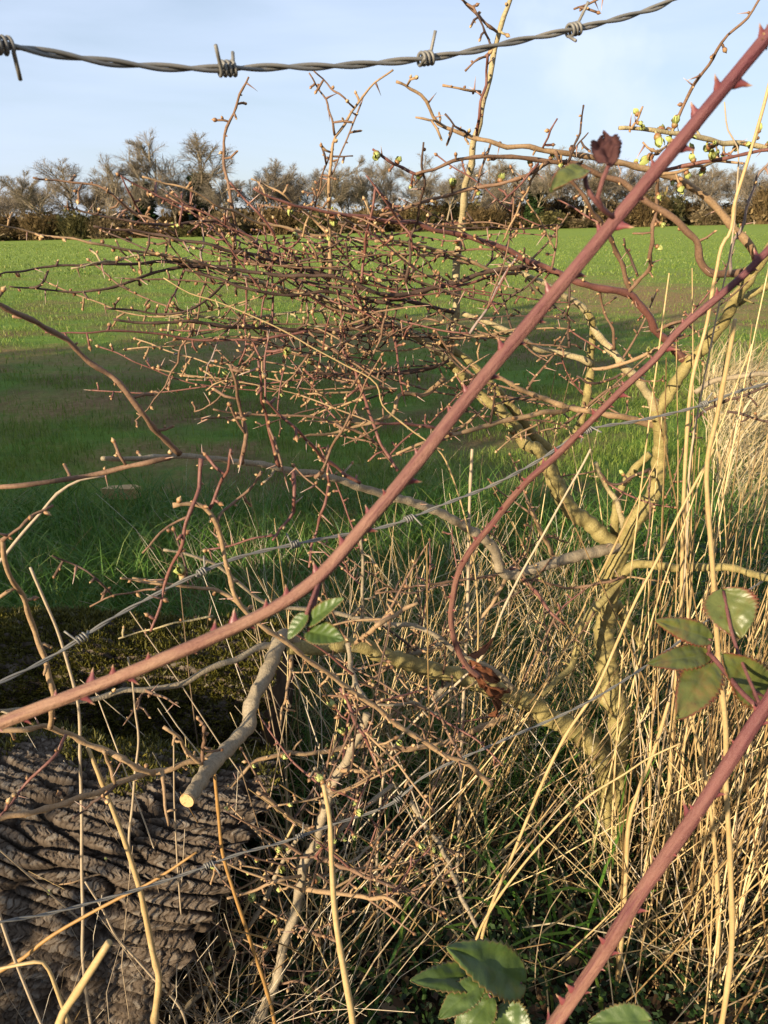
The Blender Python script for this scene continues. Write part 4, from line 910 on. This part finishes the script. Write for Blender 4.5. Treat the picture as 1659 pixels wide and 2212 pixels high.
# leaves on the long cane
i = near(p1, 690, 1235)
for k, (bx, by, tx, ty, wd, y0, y1) in enumerate(((1298, 735, 1442, 628, 85, .285, .28), (1300, 770, 1445, 800, 115, .285, .275), (1292, 700, 1213, 800, 70, .285, .28))):
    B_ = T('T5', bx, by, y0); T_ = T('T5', tx, ty, y1); ww = wd*.5117*np.linalg.norm(B_-np.array((0, 0, CAMZ)))/FPX
    leaf(C1, b1, B_, T_, ww, 'leaf_green', (-.2, -.5, .8), .3, .05, 20+k, petiole=[p1[i], (p1[i]+B_)/2])
i = near(p1, 1310, 480)
B_ = T('T2', 990, 690, .30); pt = [p1[i], T('T2', 940, 830, .30), T('T2', 960, 760, .3)]
o = leaf(C1, b1, B_, T('T2', 955, 535, .31), .0105, 'leaf_dead', (-.3, -1, .1), .6, .3, 31, crumple=.34, petiole=pt); o['label'] = 'withered purple-black leaf'
B_ = T('T2', 885, 720, .30); leaf(C1, b1, B_, T('T2', 748, 775, .29), .0105, 'leaf_bronze', (-.2, -.6, .8), .5, .15, 32, crumple=.12, petiole=[p1[i], T('T2', 930, 850, .3), T('T2', 890, 780, .3)])
# withered leaves at the tip of the thinner cane
for k, (bx, by, tx, ty, wd) in enumerate(((400, 900, 470, 960, .012), (420, 930, 560, 990, .014), (440, 960, 520, 1080, .013), (470, 1000, 600, 1090, .016), (500, 1060, 570, 1160, .014), (400, 870, 470, 880, .010), (410, 940, 420, 1030, .010))):
    leaf(C2, b2, T('T6', bx, by, .68), T('T6', tx, ty, .68+.01*k), wd, 'leaf_rust', (math.sin(k*2), -1, .3), .7, .35, 40+k, crumple=.25)
# bramble shoot with five leaves at the bottom
hub = T('T8', 455, 1195, .42); bb = np.array((-.02, .5, 0)); SH = thing('bramble_shoot', 'bramble shoot with toothed glossy green leaves at bottom centre', 'bramble', bb)
mb = MB(); pp = smooth(np.array([bb, (-.03, .47, .3), T('T8', 480, 1420, .43), hub]), .01); tube(mb, pp, np.linspace(.0025, .0014, len(pp)), 8, rn=.2); new('stem', mb.mesh('stem', 'cane', bb), SH)
for k, (bx, by, tx, ty, wd, y0, y1) in enumerate(((620, 1185, 350, 1042, 185, .42, .40), (440, 1165, 172, 1162, 110, .42, .40), (450, 1185, 268, 1325, 105, .41, .39), (490, 1250, 330, 1430, 140, .41, .39), (520, 1300, 660, 1440, 150, .41, .39), (1160, 1345, 905, 1350, 110, .42, .42))):
    B_ = T('T8', bx, by, y0); T_ = T('T8', tx, ty, y1); ww = wd*.5117*np.linalg.norm(B_-np.array((0, 0, CAMZ)))/FPX
    leaf(SH, bb, B_, T_, ww, 'leaf_green', (-.3, -.45, .9), .28, .12, 60+k, crumple=.05, petiole=[hub] if k < 5 else [pp[len(pp)//2], (pp[len(pp)//2]+B_)/2])

# ------------------------------------------------------------------ barbed wire fence
def wire(label, tile, pts, y0, y1, barbs, ext0, ext1, wr=.00135):
    wp, dep, t = world_path(tile, pts, y0, y1, 0); wp = np.vstack([ext0, wp, ext1]); p = smooth(wp, .0035); base = p[0]
    root = thing('barbed_wire', label, 'barbed wire', base, 'strands of the barbed wire fence')
    Tn, A, B_ = frames(p); s = np.r_[0, np.cumsum(np.linalg.norm(np.diff(p, axis=0), axis=1))]; ph = 2*math.pi*s/.052
    for k in (0, 1):
        a = ph+k*math.pi; q = p+wr*1.0*(np.cos(a)[:, None]*A+np.sin(a)[:, None]*B_); mb = MB(); tube(mb, q, wr, 7); new('strand', mb.mesh('strand', 'wire', base), root)
    for k, (u, v) in enumerate(barbs):
        i = near(p, u, v); c_ = p[i]; a_ = random.random()*6; n = 60; pts_ = []
        e1 = A[i]*math.cos(a_)+B_[i]*math.sin(a_); e2 = np.cross(Tn[i], e1); rc = wr*3.1
        def h(th, z, r_=rc): return c_+Tn[i]*z+r_*(math.cos(th)*e1+math.sin(th)*e2)
        st = h(0, -.0042); en = h(2*math.pi*3.4, .0045)
        d0 = -e2+.35*e1-.35*Tn[i]; th = 2*math.pi*3.4; d1 = (-math.sin(th)*e1+math.cos(th)*e2)+.35*Tn[i]+.3*(math.cos(th)*e1+math.sin(th)*e2)
        path = [st+d0*.011, st+d0*.006]+[h(2*math.pi*3.4*m_/n, -.0042+.0087*m_/n) for m_ in range(n+1)]+[en+d1*.006, en+d1*.011]
        mb = MB(); tube(mb, np.array(path), wr*.92, 7); new('barb', mb.mesh('barb', 'wire', base), root)
PL = np.array((-2.6, -1.0, 0)); PR = np.array((1.35, 1.5, 0))
def postpt(pp_, z): return [pp_+np.array((0, 0, z))]
wire('top strand of barbed wire against the sky', 'F', '-60,92 0,97 120,117 240,135 380,147 490,148 600,145 720,143 820,136 920,126 1010,112 1100,92 1180,76 1240,63 1330,42 1420,15 1480,-12', .36, .56,
     [(3, 100), (493, 148), (918, 126), (1240, 62)], postpt(PL, 1.24), [(.5, .68, 1.36)]+postpt(PR, 1.42), .001)
wire('middle strand of barbed wire slanting over the mossy log', 'F', '-60,1500 0,1474 100,1425 256,1328 435,1236 512,1205 665,1170 845,1134 890,1118 950,1093 1066,1047 1153,1001 1270,930 1373,910 1500,880 1603,843 1659,828 1700,815', .50, .92,
     [(175, 1372), (437, 1238), (640, 1178), (885, 1120), (1270, 930), (1520, 872)], postpt(PL, .88), postpt(PR, 1.02), .00098)
wire('lowest strand of barbed wire in front of the rough log', 'T7', '-80,950 0,930 200,895 450,830 620,780 800,720 1000,645 1200,590 1400,520 1659,425 T8:200,320 500,180 900,0', .52, .80,
     [(450, 1868), (640, 1790), (860, 1725)], postpt(PL, .55), [(.6, 1.05, .66)]+postpt(PR, .66), .0009)
for pos, lb in ((PL, 'weathered square fence post beyond the left edge of the picture'), (PR, 'weathered square fence post beyond the right edge of the picture')):
    mb = MB(); s = .05; zz = (-.25, .5, 1.0, 1.45, 1.5); vs = []; qs = []
    for k, z in enumerate(zz):
        c_ = s if k < 4 else s*.7
        vs += [(sx*c_*(1+.03*math.sin(k*3+sx)), sy*c_, z) for sx, sy in ((-1, -1), (1, -1), (1, 1), (-1, 1))]
    qs = [(k*4+j, k*4+(j+1) % 4, k*4+4+(j+1) % 4, k*4+4+j) for k in range(4) for j in range(4)]+[(16, 17, 18, 19)]
    mb.add(vs, qs); o = new('fence_post', mb.mesh('fence_post', 'post_wood', flat=True), None, tuple(pos)); tag(o, lb, 'fence post', 'fence posts')

# ------------------------------------------------------------------ log
def vnoise(x, y, sx, sy, seed):
    """F2-F1 cell edges on an anisotropic grid, plus cell id"""
    X_, Y2 = x/sx, y/sy; xi, yi = np.floor(X_), np.floor(Y2); f1 = np.full(x.shape, 9.); f2 = np.full(x.shape, 9.); idc = np.zeros(x.shape)
    for dx in (-1, 0, 1):
        for dy in (-1, 0, 1):
            cx, cy = xi+dx, yi+dy; h1 = np.modf(np.sin(cx*127.1+cy*311.7+seed)*43758.5453)[0] % 1; h2 = np.modf(np.sin(cx*269.5+cy*183.3+seed)*24634.6345)[0] % 1
            d = np.hypot(cx+.15+.7*h1-X_, cy+.15+.7*h2-Y2); nw = d < f1; f2 = np.where(nw, f1, np.minimum(f2, d)); idc = np.where(nw, h1, idc); f1 = np.where(nw, d, f1)
    return f2-f1, idc
def log(label, ctr, axd, RL, length, zcut, cut, mossy, nl, nth, seed, nmoss, mlo):
    """log with its right end at ctr; cut: how far the saw cut leans back towards the ground"""
    axd = np.array(axd)/np.linalg.norm(axd); ctr = np.array(ctr); e_up = np.array((0, 0, 1.)); e_side = np.cross(axd, e_up)
    base = np.array((ctr[0]-.5*length*axd[0], ctr[1]-.5*length*axd[1], 0)); LG = thing('fallen_log', label, 'log', base, 'logs lying beyond the wire')
    sL = np.linspace(-length, 0, nl); th = np.linspace(-2.3, 2.3, nth); Sg, Th = np.meshgrid(sL, th, indexing='ij'); arc = Th*RL
    warp = .006*np.sin(Sg*11+3*Th+seed)+.003*np.sin(Sg*31+1.3)+.003*np.sin(arc*40+Sg*20); q = arc+warp-.16*Sg
    e1, id1 = vnoise(Sg+.010*np.sin(arc*60), q, .15, .019, 1.3+seed)
    e2, id2 = vnoise(Sg+.5*id1, arc+.006*np.sin(Sg*90)+.3*id1, .0125, .0125, 7.7+seed)
    e3, id3 = vnoise(Sg, arc, .005, .004, 3.1)
    rid = np.clip(e1*4.2-.12, 0, 1)**.6; blk = np.clip(e2*6-.1, 0, 1)**.7
    hgt = .013*rid+.0026*blk*rid+.0040*(id2-.5)*rid+.0018*np.clip(e3*2, 0, 1)*rid+.006*(id1-.5)*rid
    rad = RL-.02+hgt+.010*np.sin(Th*2.3+Sg*4+seed)+.008*np.sin(Sg*9)
    ang = Th+.85; zz = rad*np.cos(ang)
    s_eff = Sg+(-(cut*(RL-zz))+.006*np.sin(Th*31)+.004*np.sin(Th*77+1))*np.clip((Sg+length)/length, 0, 1)
    Vv = ctr[None, None, :]+s_eff[..., None]*axd+rad[..., None]*(np.cos(ang)[..., None]*e_up+np.sin(ang)[..., None]*e_side)
    i = (np.arange(nl-1)*nth)[:, None]; j = np.arange(nth-1)[None, :]
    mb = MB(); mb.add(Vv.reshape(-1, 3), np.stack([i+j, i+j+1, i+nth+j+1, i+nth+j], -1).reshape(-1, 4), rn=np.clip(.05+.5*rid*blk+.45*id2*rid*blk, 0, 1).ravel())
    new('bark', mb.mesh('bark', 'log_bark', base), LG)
    n = 48; a = np.arange(n)/n*2*math.pi; rc = RL-.055; ring = rc*(np.cos(a)[:, None]*e_up+np.sin(a)[:, None]*e_side); vs = []
    for s_ in (-length-.5, -length*.5, -.004): vs.append(ctr+ring+(s_-(cut*(RL-rc*np.cos(a)) if s_ > -.1 else 0))[..., None]*axd if s_ > -.1 else ctr+ring+s_*axd)
    cc = ctr+(-.004-cut*RL)*axd; v = np.vstack(vs+[cc[None], (ctr-(length+.5)*axd)[None]]); k = np.arange(n); k2 = (k+1) % n
    mb = MB(); mb.add(v, np.vstack([np.stack([k+o_, k2+o_, k2+o_+n, k+o_+n], -1) for o_ in (0, n)]), np.vstack([np.stack([np.full(n, 3*n), 2*n+k, 2*n+k2], -1), np.stack([np.full(n, 3*n+1), k2, k], -1)]))
    new('core', mb.mesh('core', 'log_end', base), LG)
    mb = MB(); n = nmoss; ss = -rng.random(n)*length; tt = mlo[0]+(mlo[1]-mlo[0])*rng.random(n)
    ok = (tt < mlo[1]-.2+.18*np.sin(ss*22+seed)+.12*np.sin(ss*57+1)) & (rng.random(n) < .8+.5*np.sin(ss*37+tt*19)*np.sin(tt*11+ss*9)); ss, tt = ss[ok], tt[ok]; n = len(ss)
    ii = np.clip(((ss+length)/length*(nl-1)).astype(int), 0, nl-1); jj = np.clip(((tt+2.3)/4.6*(nth-1)).astype(int), 0, nth-1); b_ = Vv[ii, jj]
    nrm = np.cos(tt+.85)[:, None]*e_up+np.sin(tt+.85)[:, None]*e_side; d = nrm+rng.normal(0, .6, (n, 3)); L_ = (.003+.005*rng.random(n))[:, None]
    lump = (.008*(1+np.sin(ss*60+3*tt)*np.sin(tt*17+ss*20)))[:, None]; sd = np.cross(d, rng.normal(size=(n, 3))); sd /= np.linalg.norm(sd, axis=1)[:, None]; wv = sd*.0012
    b0 = b_+nrm*lump-nrm*.003
    mb.add(np.stack([b0-wv, b0+wv, b0+d*L_*.6+wv*.9, b0+d*L_*.6-wv*.9, b0+d*L_+rng.normal(0, .001, (n, 3))], 1).reshape(-1, 3), (np.arange(n)[:, None]*5+np.array([[0, 1, 2, 3]])), (np.arange(n)[:, None]*5+np.array([[3, 2, 4]])),
           rn=np.repeat(np.clip(rng.normal(.45, .22, n), 0, 1), 5))
    tag(new('moss', mb.mesh('moss', 'moss', base), LG), kind='stuff')
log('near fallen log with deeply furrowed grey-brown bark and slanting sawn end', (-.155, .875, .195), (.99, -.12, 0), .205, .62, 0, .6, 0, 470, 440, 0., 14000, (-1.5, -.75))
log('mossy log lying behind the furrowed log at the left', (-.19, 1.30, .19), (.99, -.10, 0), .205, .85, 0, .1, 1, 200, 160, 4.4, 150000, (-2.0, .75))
# pale wood chip lying in the field grass
wc, _ = P(262, 1060, 3.0); z0 = float(gz(wc[0], 3.0)); yy = 3.0*(CAMZ-.02)/(CAMZ-wc[2]) ; wc = P(262, 1060, yy)[0]
mb = MB(); rd = random.Random(3); top = [(-.085, -.02), (-.03, -.035), (.06, -.03), (.09, .0), (.05, .03), (-.06, .028)]
mb.add([(x*1, y, .045+.012*rd.random()) for x, y in top]+[(x*.95, y*.95, 0) for x, y in top], [(k, (k+1) % 6, 6+(k+1) % 6, 6+k) for k in range(6)]+[(0, 1, 4, 5), (1, 2, 3, 4)])
tag(new('wood_chip', mb.mesh('wood_chip', 'cut_wood', flat=True), None, (wc[0], wc[1], float(gz(wc[0], wc[1])))), 'pale split chunk of wood lying in shaded field grass', 'wood')

# ------------------------------------------------------------------ dry grass
def stalks(mb, x, y, L_, lean_x, lean_y, r0, K=7, kink=.05, droop=.25, z0=None):
    n = len(x); base = np.stack([x, y, gz(x, y)-.01 if z0 is None else z0], -1)
    d = np.stack([lean_x, lean_y, np.ones(n)], -1); d /= np.linalg.norm(d, axis=1)[:, None]; pts = [base]; q = base
    cur = rng.normal(0, 1, (n, 3))*np.array([1, 1, .3])
    for k in range(1, K):
        d = d+cur*droop/K+rng.normal(0, kink, (n, 3))+np.array([0, 0, -.02])*k/K; d /= np.linalg.norm(d, axis=1)[:, None]; q = q+d*(L_/(K-1))[:, None]; pts.append(q)
    p = np.stack(pts, 1); p[:, :, 2] = np.maximum(p[:, :, 2], .004)
    tubes(mb, p, r0[:, None]*np.linspace(1, .55, K)[None, :], 4)
def field_of(n, u0, u1, y0, y1):
    y = y0+(y1-y0)*rng.random(n); u = u0+(u1-u0)*rng.random(n); dep = y*CP+CAMZ*SP*.8; return (u-829.5)/FPX*dep, y
mb = MB()
def clumps(n, u0, u1, y0, y1, l0, l1, lx, sx, r0, r1, m_per=9, **k):
    nc = n//m_per; cx, cy = field_of(nc, u0, u1, y0, y1); bad = (cy < 1.14) & (cx > -.02) & (cx < .42) & (rng.random(nc) < .7); cx = np.where(bad, cx+.46, cx); x = np.repeat(cx, m_per)+rng.normal(0, .035, nc*m_per); y = np.repeat(cy, m_per)+rng.normal(0, .035, nc*m_per); n = nc*m_per
    lean = np.repeat(rng.normal(lx, sx, nc), m_per); stalks(mb, x, y, l0+(l1-l0)*rng.random(n), lean+rng.normal(0, sx, n), rng.normal(0, .22, n), r0+(r1-r0)*rng.random(n), **k)
clumps(124, 900, 1750, .86, 1.25, .5, 1.0, .22, .18, .0010, .0020, 4, kink=.015, droop=.10)         # tall straw on the right
clumps(116, 1350, 1750, .8, 1.2, .6, 1.15, .08, .12, .0011, .0020, 4, kink=.012, droop=.08)
clumps(150, 560, 1750, .95, 1.5, .3, .7, .18, .32, .0009, .0016, 4, kink=.018, droop=.12)          # mid tangle
clumps(150, 800, 1500, 1.2, 1.5, .3, .7, .15, .3, .0007, .0012, 5, kink=.02, droop=.15)
clumps(80, 900, 1750, .86, 1.3, .15, .45, .15, .5, .0006, .0012, 5, kink=.06)
clumps(76, 560, 1750, .78, .95, .3, .7, .22, .32, .0010, .0018, 4, kink=.015, droop=.1)
clumps(360, 520, 1300, 1.35, 2.1, .2, .5, .05, .4, .0005, .0009, kink=.08)   # behind the bush
clumps(70, 450, 950, .8, 1.1, .2, .5, .15, .5, .0005, .0010, 5, kink=.1)
clumps(70, -50, 400, .7, .85, .15, .35, .2, .6, .0005, .0010, 5, kink=.12)
tag(new('dry_grass', mb.mesh('dry_grass', 'straw')), 'tangle of dry straw-coloured grass stalks under the hawthorn', 'grass', kind='stuff')
mb = MB()
clumps(300, 400, 1300, 1.25, 2.3, .2, .5, .05, .4, .0005, .0009, kink=.08)
clumps(90, 950, 1750, .86, 1.3, .2, .6, .15, .4, .0005, .0011, 5, kink=.06)
clumps(90, -100, 700, .66, .9, .2, .5, .2, .7, .0005, .0009, 5, kink=.14)
clumps(70, -100, 620, .62, .72, .25, .55, .2, .8, .0004, .0007, 5, kink=.3)
clumps(220, -50, 900, 1.9, 3.4, .12, .3, .3, .5, .0004, .0008, kink=.1)
clumps(110, 480, 1150, .80, 1.15, .3, .75, .2, .35, .0008, .0016, 4, kink=.018, droop=.12)
tag(new('grey_grass', mb.mesh('grey_grass', 'straw_grey')), 'weathered grey grass stems tangled along the fence', 'grass', kind='stuff')
# pale tussocks along the fence, right edge
mb = MB(); n = 3400; y = 1.9+rng.random(n)**.8*4.2; x = .36*y+.30+np.abs(rng.normal(0, .55, n))*(.4+.22*y)
a = rng.normal(.4, .9, n); blades(mb, np.stack([x, y, gz(x, y)-.01], -1), np.stack([np.cos(a), np.sin(a)], -1), .14+.40*rng.random(n)**1.5, .003+.005*rng.random(n), .3+1.1*rng.random(n), segs=4)
n = 1100; y = .9+rng.random(n)*1.2; x = (rng.random(n)-.2)*1.1
a = rng.random(n)*6.28; blades(mb, np.stack([x, y, gz(x, y)-.01], -1), np.stack([np.cos(a), np.sin(a)], -1), .08+.25*rng.random(n), .003+.003*rng.random(n), .5+1.0*rng.random(n), segs=4)
tag(new('tussock_grass', mb.mesh('tussock_grass', 'dry_blade')), 'pale dry tussock grass along the fence at the right edge', 'grass', kind='stuff')
# low green weeds: cut leaves on the ground
mb = MB()
def weeds(n, x, y, h0, h1, s0, s1):
    z = gz(x, y); c_ = np.stack([x, y, z+h0+(h1-h0)*rng.random(n)], -1); sz = (s0+(s1-s0)*rng.random(n))[:, None]
    d = rng.normal(size=(n, 3))*np.array([1, 1, .35]); d /= np.linalg.norm(d, axis=1)[:, None]; up = rng.normal(0, .45, (n, 3))+np.array([-.25, -.4, .9]); sd = np.cross(d, up); sd /= np.linalg.norm(sd, axis=1)[:, None]
    v = np.stack([c_-d*sz*.5, c_-d*sz*.12+sd*sz*.3, c_+d*sz*.2+sd*sz*.16, c_+d*sz*.6, c_+d*sz*.2-sd*sz*.16, c_-d*sz*.12-sd*sz*.3], 1)
    i = np.arange(n)[:, None]*6; mb.add(v.reshape(-1, 3), np.concatenate([i+np.array([[0, 1, 2, 3]]), i+np.array([[0, 3, 4, 5]])], 0), rn=np.repeat(rng.random(n), 6))
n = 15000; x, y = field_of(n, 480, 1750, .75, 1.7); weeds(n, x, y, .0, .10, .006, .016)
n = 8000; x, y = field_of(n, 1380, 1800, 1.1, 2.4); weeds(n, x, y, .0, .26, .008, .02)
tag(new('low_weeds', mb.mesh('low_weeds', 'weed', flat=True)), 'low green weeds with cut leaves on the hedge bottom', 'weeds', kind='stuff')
mb = MB(); n = 2600; x, y = field_of(n, 1350, 1800, 1.2, 2.6); a = rng.random(n)*6.28
blades(mb, np.stack([x, y, gz(x, y)-.01], -1), np.stack([np.cos(a), np.sin(a)], -1), .12+.25*rng.random(n), .003+.003*rng.random(n), .3+.8*rng.random(n), segs=3)
n = 40; x, y = field_of(n, 700, 1400, .8, 1.1); a = rng.random(n)*6.28
blades(mb, np.stack([x, y, gz(x, y)-.01], -1), np.stack([np.cos(a), np.sin(a)], -1), .15+.3*rng.random(n), .006+.004*rng.random(n), .3+.6*rng.random(n), segs=4)
tag(new('green_grass', mb.mesh('green_grass', 'green_grass')), 'green grass tufts growing among the straw at the right', 'grass', kind='stuff')
mb = MB(); n = 5000; x, y = field_of(n, -100, 1800, .6, 1.6); weeds(n, x, y, .0, .02, .015, .035)
tag(new('leaf_litter', mb.mesh('leaf_litter', 'litter', flat=True)), 'brown dead leaf litter on the hedge bottom', 'leaf litter', kind='stuff')

# single stalks that stand out
def stalk(label, tile, pts, y0, y1, w0, w1, m, foot=None):
    wp, dep, t = world_path(tile, pts, y0, y1, 0); rad = (w0+(w1-w0)*t)*OFF[tile][2]/2*dep/FPX
    ft = np.array(foot) if foot is not None else np.array((wp[-1][0]*1.02, max(.3, wp[-1][1]), 0.))
    wp = np.vstack([wp, ft]); rad = np.r_[rad, rad[-1]]; p, r = smooth(wp, .012, rad[:, None]); r = r[:, 0]*(1+.05*np.sin(np.arange(len(p))*.8))
    s = np.r_[0, np.cumsum(np.linalg.norm(np.diff(p, axis=0), axis=1))]; r = r*(1+.35*np.exp(-(((s % .09)-.045)/.0035)**2))
    mb = MB(); tube(mb, p, r, 8); tag(new('dry_stalk', mb.mesh('dry_stalk', m, ft), None, ft), label, 'stalk', 'dry stalks standing out of the tangle')
stalk('blurred pale straw stalk poking up at the bottom left', 'T7', '460,1015 400,1110 330,1220 250,1360', .34, .34, 30, 36, 'straw')
stalk('long pale straw stalk crossing in front of the hawthorn sapling', 'T7', '1365,350 1390,480 1400,680 1410,850 1430,1010 1460,1180 1490,1360', .42, .40, 18, 30, 'straw')
stalk('thick kinked yellow stalk standing before the log bark', 'T7', '370,190 430,340 490,490 520,570 550,660 590,790 620,930 650,1080 670,1160 660,1280 650,1360', .66, .66, 16, 30, 'straw')
stalk('thin orange-brown stalk hanging right of the sawn stub', 'T7', '905,300 920,450 940,640 980,780 1030,930 1080,1080 1120,1200 1160,1360', .68, .66, 14, 16, 'straw_brown')
stalk('upright grey stem in front of the log near left edge', 'T5', '128,500 180,620 240,760 290,920 330,1080 T7:338,250 345,500 345,700 350,900 350,1100', .62, .68, 12, 14, 'straw_grey')
stalk('thin grey stem rising from moss left of sawn stub', 'T5', '540,880 560,990 570,1100 T7:585,150 570,300 560,430 545,600', .7, .78, 8, 11, 'straw_grey')
stalk('tall thick straw stalk in front of the right edge leaves', 'T4', '1520,400 1500,520 1465,700 1440,830 1410,950 T6:1400,100 1410,300 1425,500 1440,750 1462,1000 1480,1180 T8:1480,300 1500,700 1500,1100', .46, .56, 18, 24, 'straw')
stalk('tall straw stem against the sky at top right', 'T2', '1670,330 1640,450 1600,590 1560,720 1520,850 1490,1000 T4:1480,60 1440,200 1400,420 1340,650 1310,1000 T6:1300,300 1290,700 T8:1250,200 1230,700', .95, 1.0, 14, 18, 'straw')
stalk('bent grey grass stem with forked tip at top right', 'T2', '1475,430 1490,550 1530,620 1530,760 1520,900 1500,1060 T4:1460,300 1400,600 1330,1000 T6:1310,500', .97, 1.02, 6, 10, 'straw_grey')
stalk('long white grass stem leaning right across the hawthorn trunk', 'T6', '910,0 880,60 800,200 700,380 620,520 540,680 470,850 T7:1659,200 1600,500', .85, .9, 9, 11, 'straw_grey')
stalk('long lit straw leaning from bottom centre up to right', 'T6', '1430,0 1360,130 1290,260 1200,450 1100,640 1020,820 930,1020 T8:800,150 600,600 450,1000', .8, .82, 11, 14, 'straw')
stalk('straight pale stalk slanting up right below the leaves', 'T8', '1290,175 1150,240 1060,300 900,400 700,600 600,720 500,860 430,1000', .66, .72, 7, 11, 'straw')
stalk('upright yellow stalk left of the lower cane', 'T8', '1240,0 1180,200 1120,350 1075,500 1060,700 1050,900', .84, .86, 14, 20, 'straw')
stalk('upright straw pair member right of lower cane', 'T8', '1330,60 1380,250 1420,480 1440,700 1450,950 1450,1150', .82, .85, 12, 22, 'straw')
stalk('whitish upright stem left of the hawthorn trunk', 'T6', '410,0 400,200 395,400 390,700 380,900', .98, 1.02, 12, 14, 'straw_grey')
stalk('slim pale stem standing before the log cut end', 'T7', '1240,520 1170,650 1085,780 1000,950 920,1100 870,1360', .8, .8, 10, 16, 'straw')
stalk('thin white stem slanting down across the log', 'T7', '360,760 430,870 490,990 570,1080 660,1180 770,1310', .66, .70, 8, 11, 'straw_grey')
stalk('brown stem slanting up right across the log', 'T7', '830,635 640,760 500,830 350,910 200,1000 100,1080 -60,1190', .62, .58, 10, 18, 'straw_brown')
stalk('dry stem bent over at the left edge bottom', 'T7', '-60,1140 40,1118 110,1104 180,1100 205,1130 230,1190 255,1260 290,1360', .5, .5, 12, 18, 'straw')
stalk('grey dry twig-like stem at the left edge above the moss', 'T5', '440,115 340,130 240,190 180,260 100,350 20,450 -60,560', .66, .6, 10, 15, 'straw_grey')
stalk('curved yellow straw in front of the tangled twigs', 'T3', '690,225 800,290 900,320 1050,380 1200,450 1320,520 1450,590 1590,675 T4:30,760 130,850 300,1000', .84, .9, 5, 7, 'straw')
# unseen tall grass added below the picture to shade the hedge bottom
mb = MB(); n = 22000; x = -2.6+3.6*rng.random(n); y = -2.0+2.36*rng.random(n); cl = np.sin(x*7+1.3*np.sin(y*5))*np.sin(y*8+x*3)
ok = rng.random(n) < np.clip(.55+.5*cl, .1, 1)*np.clip((-.22-(.77*x-.64*y))/.25, .12, 1); x, y = x[ok], y[ok]; n = len(x); a = rng.random(n)*6.28  # thinned to the right so the added shade spares the lower right
blades(mb, np.stack([x, y, gz(x, y)-.01], -1), np.stack([np.cos(a), np.sin(a)], -1), .26+.30*rng.random(n), .006+.006*rng.random(n), .1+.6*rng.random(n), segs=3)
tag(new('shade_grass', mb.mesh('shade_grass', 'dry_blade')), 'unseen tall dry grass added for shade in front of the fence', 'grass', kind='stuff')
